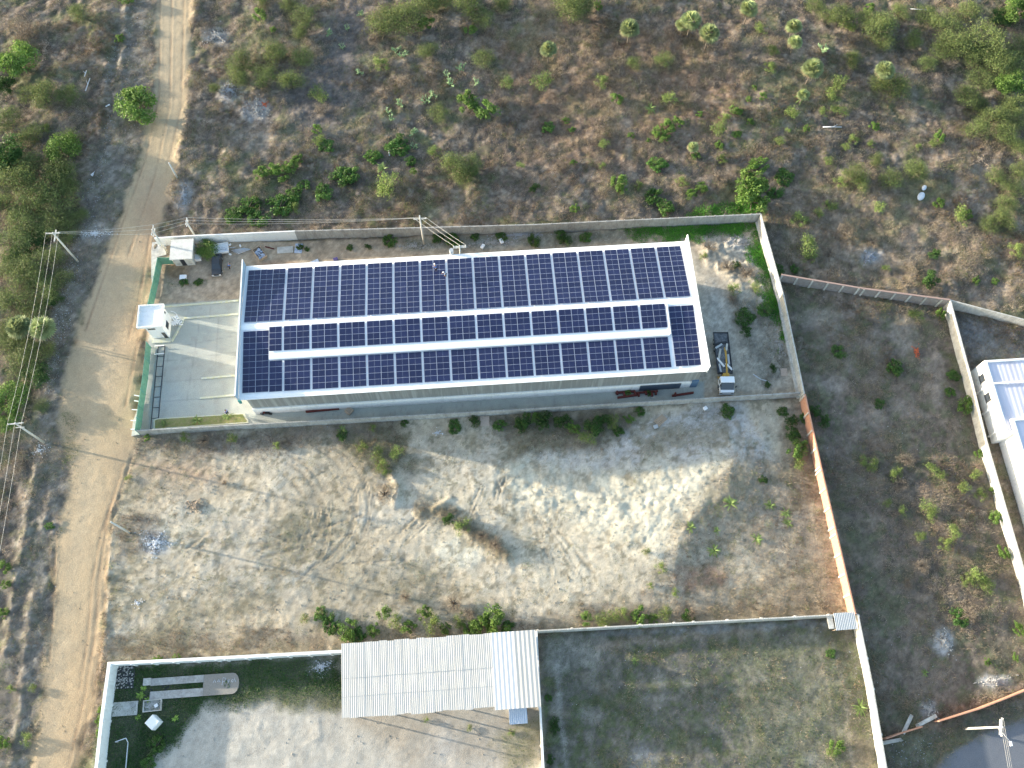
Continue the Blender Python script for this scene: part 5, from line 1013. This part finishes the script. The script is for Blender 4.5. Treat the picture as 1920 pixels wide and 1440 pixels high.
Dd=np.maximum(Dd,ms*mask([(640,830),(780,800),(770,890),(700,905)],2,3)*.6); Dd=np.maximum(Dd,ms*bm_*.9)
Dd=np.maximum(Dd,ms*.07*np.clip((N3-.45)*6,0,1)); Dd=np.maximum(Dd,m3*.3*np.clip((N3-.4)*5,0,1)); Dd=np.maximum(Dd,ms*.25*np.clip((Q1-.52)*8,0,1)*(1-.8*br)); Dd=np.maximum(Dd,m5*gy*.6)
def sample(D,n,rng):
    w_=(D*vis).ravel().astype(np.float64); w_/=w_.sum(); k=rng.choice(w_.size,n,p=w_); return X.ravel()[k]+rng.uniform(-.5,.5,n)*ST,Y.ravel()[k]+rng.uniform(-.5,.5,n)*ST,k
def blades(name,label,D,n,hgt,wid,cols,mtl,seed,clump=3,lean=.6,tall=None):
    rng=np.random.default_rng(seed); x,y,k=sample(D,n,rng); z=Hh.ravel()[k]-.05
    x=np.repeat(x,clump)+rng.normal(size=n*clump)*.14; y=np.repeat(y,clump)+rng.normal(size=n*clump)*.14; z=np.repeat(z,clump); k=np.repeat(k,clump); m=n*clump
    hn=hgt*(.5+rng.random(m))*(.6+.9*N3.ravel()[k]); t=rng.random(m)*6.28; l=lean*(.3+rng.random(m)); tx=hn*l*np.cos(t); ty=hn*l*np.sin(t)
    a=rng.random(m)*6.28; wx=np.cos(a)*wid*(.6+.8*rng.random(m)); wy=np.sin(a)*wid*(.6+.8*rng.random(m))
    V=np.stack([np.stack([x-wx,y-wy,z],-1),np.stack([x+wx,y+wy,z],-1),np.stack([x+tx,y+ty,z+hn],-1)],1).reshape(-1,3)
    c=np.array(cols); pick=np.clip((vnoise(x,y,6,seed+5)*len(cols)*1.2-.1*len(cols)+rng.normal(size=m)*.6).astype(int),0,len(cols)-1); cc=c[pick]*(.75+.5*rng.random((m,1)))
    me=mesh_np(name,V,np.arange(3*m).reshape(m,3),[mtl],np.repeat(cc,3,0)); return tag(link(me,name),label,'grass',None,'stuff')
blades('dry_grass','tangled dry brown grass and twigs covering the scrub',Dd,210000,.36,.026,[(.15,.105,.075),(.22,.17,.12),(.3,.24,.17),(.36,.3,.22),(.27,.22,.18)],dryA,301,3,.9)
Dg=scrub*(.1+.9*np.clip((N3-.54)*6,0,1)*np.clip((N8-.45)*5,0,1))*.5
Dg=np.maximum(Dg,m3*(.35+.6*np.clip((N3-.45)*5,0,1))); Dg=np.maximum(Dg,mask([(1300,395),(1420,372),(1425,398),(1290,405)],1.5,1.5)*scrub*3)
gwall=m5*np.maximum(mask([(1170,428),(1420,416),(1420,440),(1330,446),(1180,444)],2,2.5),mask([(1405,425),(1432,430),(1470,560),(1480,640),(1460,640),(1436,560),(1410,470)],2,2.5)); Dg=np.maximum(Dg,gwall*3)
Dg=np.maximum(Dg,m5*mask([(740,450),(1180,430),(1180,448),(1000,460),(760,468)],1,1)*.7*np.clip((N3-.42)*6,0,1)); Dg=np.maximum(Dg,m5*mask([(1380,560),(1450,570),(1480,700),(1450,735),(1400,640)],2,2)*.5*np.clip((N3-.4)*6,0,1))
Dg=np.maximum(Dg,m4*mask([(180,1245),(640,1222),(645,1335),(520,1318),(440,1320),(380,1330),(340,1370),(270,1440),(160,1500)],2,1.5)*.9); Dg=np.maximum(Dg,m4*mask([(930,1370),(1015,1350),(1020,1440),(950,1440)],2,2)*.5)
Dg=np.maximum(Dg,ms*.22*np.clip((fbm(X*.8+Y*.5,Y*1.2-X*.3,2.2,911,5,.7)-.52)*8,0,1)*(1-.8*br)); Dg=np.maximum(Dg,ms*mask([(640,830),(780,800),(770,890),(700,905)],2,3)*.5); Dg=np.maximum(Dg,ms*mask([(440,1010),(640,930),(650,1040),(500,1060)],2,3)*.15)
Dg=np.maximum(Dg,mask([(128,780),(146,790),(140,850),(120,870),(125,820)],1.5,2)*1.5); Dg=np.maximum(Dg,mv*.25*np.clip((N3-.45)*6,0,1)); Dg=np.maximum(Dg,mask([(1660,1390),(1760,1365),(1925,1310),(1925,1345),(1850,1372),(1790,1405),(1735,1460),(1665,1460)],1.5,1)*.7)
Dg=np.maximum(Dg,m5*mask([(310,528),(390,528),(370,540),(320,540)],.8,.8)*1.0)
Dg=np.maximum(Dg,mask([(480,300),(800,280),(820,400),(440,410),(400,390)],5,4)*scrub*.5*np.clip((N3-.4)*5,0,1)); Dg=np.maximum(Dg,mask([(1200,280),(1370,260),(1380,400),(1220,400)],5,4)*scrub*.5*np.clip((N3-.4)*5,0,1))
def leafstuff(name,label,D,n,size,cols,seed,h=.25):
    rng=np.random.default_rng(seed); x,y,k=sample(D,n,rng); z=Hh.ravel()[k]+rng.random(n)*h; P=np.stack([x,y,z],-1); c=np.array(cols); pick=np.clip((vnoise(x,y,4,seed+3)*len(cols)+rng.normal(size=n)*.5).astype(int),0,len(cols)-1)
    V,Fq,Cq=leafquads(P,np.tile([0,0,1.],(n,1)),size,.7,c[pick]*(.7+.6*rng.random((n,1))),rng,.6); me=mesh_np(name,V,Fq,[leafA],Cq); return tag(link(me,name),label,'weeds',None,'stuff')
leafstuff('weeds','low green weeds scattered over plots and yards',Dg,170000,.08,[(.08,.12,.045),(.1,.16,.045),(.15,.18,.07),(.2,.2,.11)],401)
gwall*=.25+np.clip((N3-.36)*5,0,1)
leafstuff('yard_grass','dark green grass filling the shaded corner of white walled lot',m4*mask([(180,1245),(640,1222),(645,1300),(520,1300),(440,1318),(380,1330),(340,1370),(270,1440),(160,1500)],2,1.5)*(.3+np.clip((N3-.4)*4,0,1)),26000,.1,[(.035,.09,.025),(.05,.13,.03),(.07,.15,.04)],403,.2)
leafstuff('ground_creeper','dense bright green creeper along the compound\'s far corner walls',gwall+mask([(1300,395),(1420,372),(1425,398),(1290,405)],1.5,1.5)*scrub,26000,.11,[(.06,.22,.025),(.09,.3,.03),(.12,.34,.04)],402,.3)
def domes(name,label,D,nd,nl,rmin,rmax,cols,asp,size,mtl,seed,cat):
    rng=np.random.default_rng(seed); x,y,k=sample(D,nd,rng); z=Hh.ravel()[k]; r=rmin+(rmax-rmin)*rng.random(nd)**2.2; c=np.array(cols); pick=np.clip((vnoise(x,y,7,seed+3)*len(cols)+rng.normal(size=nd)*.7).astype(int),0,len(cols)-1); cd_=c[pick]*(.75+.5*rng.random((nd,1)))
    m=np.maximum(12,(nl*(r/rmax)**1.6)).astype(int); rep=np.repeat(np.arange(nd),m); n=len(rep); d=rng.normal(size=(n,3)); d/=np.linalg.norm(d,axis=1,keepdims=True); d[:,2]=np.abs(d[:,2]); q=r[rep]*(.45+.6*rng.random(n)); lob=1+.35*np.sin(3*np.arctan2(d[:,1],d[:,0])+rep)
    P=np.stack([x[rep]+d[:,0]*q*lob,y[rep]+d[:,1]*q*lob,z[rep]-.1+d[:,2]*q*.7],-1)
    V,Fq,Cq=leafquads(P,d,size,asp,cd_[rep]*(.75+.5*rng.random((n,1))),rng,.15); me=mesh_np(name,V,Fq,[mtl],Cq); return tag(link(me,name),label,cat,None,'stuff')
DB=scrub*(1-.8*mv)*(.15+np.clip((N3-.42)*4,0,1))*(1-.6*mask([(640,0),(700,0),(650,200),(560,260),(540,170),(620,120)],3,2))*(1-.55*np.clip(m2,0,1))+m2*.25*np.clip((N3-.5)*5,0,1)
DB=np.maximum(DB,ms*mask([(205,1205),(640,1195),(1000,1170),(1200,1140),(1580,1140),(1597,1160),(640,1220),(200,1245)],1,1)*.5); DB=np.maximum(DB,ms*mask([(900,775),(1200,762),(1180,800),(1100,830),(960,830)],1,2)*.6); DB=np.maximum(DB,ms*mask([(1400,880),(1540,870),(1590,1140),(1420,1140)],2,2)*.25); DB=np.maximum(DB,ms*bm_*.8); DB=np.maximum(DB,m5*gy*.5); DB=np.maximum(DB,m2*mask([(1580,830),(1740,850),(1850,880),(1890,1100),(1900,1240),(1780,1160),(1690,1060),(1640,960)],4,5)*1.1); DB=np.maximum(DB,m2*.22); DB=np.maximum(DB,m2*mask([(1600,560),(1780,590),(1790,620),(1600,575)],1,1)*1.2); DB=np.maximum(DB,m3*.3*np.clip((QS-.5)*8,0,1)); DB=np.maximum(DB,ms*mask([(260,822),(760,785),(755,830),(500,838),(260,850)],1.5,2.5)*.9); DB=np.maximum(DB,ms*mask([(215,960),(280,960),(275,1030),(215,1050)],1.5,2)*.8); DB=np.maximum(DB,ms*.12*np.clip((Q1-.53)*9,0,1))
domes('dry_brush','low rounded clumps of grey and tan leafless brush',DB,12500,190,.22,1.3,[(.17,.135,.11),(.27,.22,.175),(.4,.34,.265),(.33,.24,.17),(.25,.215,.19)],.16,.13,dryA,701,'brush')
DW=scrub*(.1+np.clip((N8-.44)*5,0,1)+1.2*mask([(430,290),(800,260),(830,400),(430,415)],5,5)*np.clip((N3-.4)*5,0,1)+.8*mask([(1200,250),(1500,150),(1740,250),(1700,400),(1210,405)],6,6)*np.clip((N3-.42)*5,0,1))*(1-.7*mv)*(1-.3*m2)+m3*.15; DW=np.maximum(DW,ms*.5*np.clip((N3-.56)*7,0,1)*(1-br)*.35); DW=np.maximum(DW,ms*mask([(640,830),(780,800),(770,890),(700,905)],2,3)); DW=np.maximum(DW,ms*mask([(1400,880),(1540,870),(1590,1140),(1220,1140),(1300,960)],2,2)*.4); DW=np.maximum(DW,mv*.25); DW=np.maximum(DW,m3*.5*np.clip((QS-.45)*6,0,1)); DW=np.maximum(DW,m2*.35*np.clip((N3-.45)*6,0,1)); DW=np.maximum(DW,ms*mask([(920,772),(1220,760),(1190,800),(1100,825),(960,820)],1,2)*1.0); DW=np.maximum(DW,ms*mask([(580,1150),(960,1130),(980,1180),(640,1210),(580,1190)],1,2)*1.0); DW=np.maximum(DW,ms*mask([(1080,1140),(1290,1120),(1300,1165),(1080,1175)],1,2)*.9); DW=np.maximum(DW,ms*mask([(1470,760),(1520,770),(1530,860),(1480,860)],1,2)*.9); DW=np.maximum(DW,ms*.12*np.clip((Q1-.52)*9,0,1)*(1-br))
domes('low_scrub','low olive and green scrub clumps between the bushes',DW,9000,130,.2,1.15,[(.1,.12,.05),(.17,.19,.075),(.12,.18,.05),(.2,.21,.1),(.15,.19,.06)],.45,.085,leafA,702,'scrub')
# litter: thin pale scraps
def scraps(name,label,D,n,size,cols,seed,mtl):
    rng=np.random.default_rng(seed); x,y,k=sample(D,n,rng); z=Hh.ravel()[k]+.06; P=np.stack([x,y,z],-1); c=np.array(cols); V,Fq,Cq=leafquads(P,np.tile([0,0,1.],(n,1)),size,.8,c[rng.integers(0,len(cols),n)]*(.8+.3*rng.random((n,1))),rng,1.2)
    me=mesh_np(name,V,Fq,[mtl],Cq); return tag(link(me,name),label,'litter',None,'stuff')
Dl=mask([(215,60),(235,60),(200,330),(150,470),(120,600),(90,760),(70,850),(90,700),(100,600),(140,440),(190,280)],1.5,2)*1.0+mask([(240,0),(290,0),(285,150),(240,300),(230,200)],1.5,2)*.4+mask([(105,500),(150,420),(150,520),(130,620),(90,740),(85,700)],1.5,1.5)*1.6
Dl+=scrub*.008+m3*.03+m2*.01+m5*.03*(1-m6)+mask([(1670,1390),(1760,1370),(1740,1440),(1680,1440)],1,1)*1.0+ms*.004+mask([(1580,1200),(1600,1195),(1640,1340),(1620,1340)],.5,.5)*.6+m5*mask([(740,450),(1180,430),(1180,455),(1000,468),(760,472)],1,1)*.5
scraps('litter','small pale scraps of rubbish strewn over verges and yards',Dl,3600,.075,[(.6,.62,.66),(.7,.7,.68),(.45,.5,.6),(.5,.42,.34)],501,dryA)
# stones / clods
Ds=ms*.5+mr_*.12+mv*.6+m5*(1-m6)*.4+m3*.4+m4*.2+ms*br*1.5
rng=np.random.default_rng(601); n=9000; x,y,k=sample(Ds,n,rng); z=Hh.ravel()[k]; s=.05+.09*rng.random(n)**3; oc=np.array([(1,0,0),(0,1,0),(-1,0,0),(0,-1,0),(0,0,1.)]); fc=np.array([(0,1,4),(1,2,4),(2,3,4),(3,0,4)])
V=(oc[None]*(s[:,None,None]*(.6+.8*rng.random((n,5,3))))+np.stack([x,y,z],-1)[:,None]).reshape(-1,3); FF=(fc[None]+5*np.arange(n)[:,None,None]).reshape(-1,3)
tag(link(mesh_np('clods',V,FF,[dryA],np.repeat(Cc.reshape(-1,3)[k]*1.05,5,0)),'clods'),'small stones and dry clods lying on bare ground','stones',None,'stuff')
print('plants',len(plants),{k:sum(p[0]==k for p in plants) for k in KN})
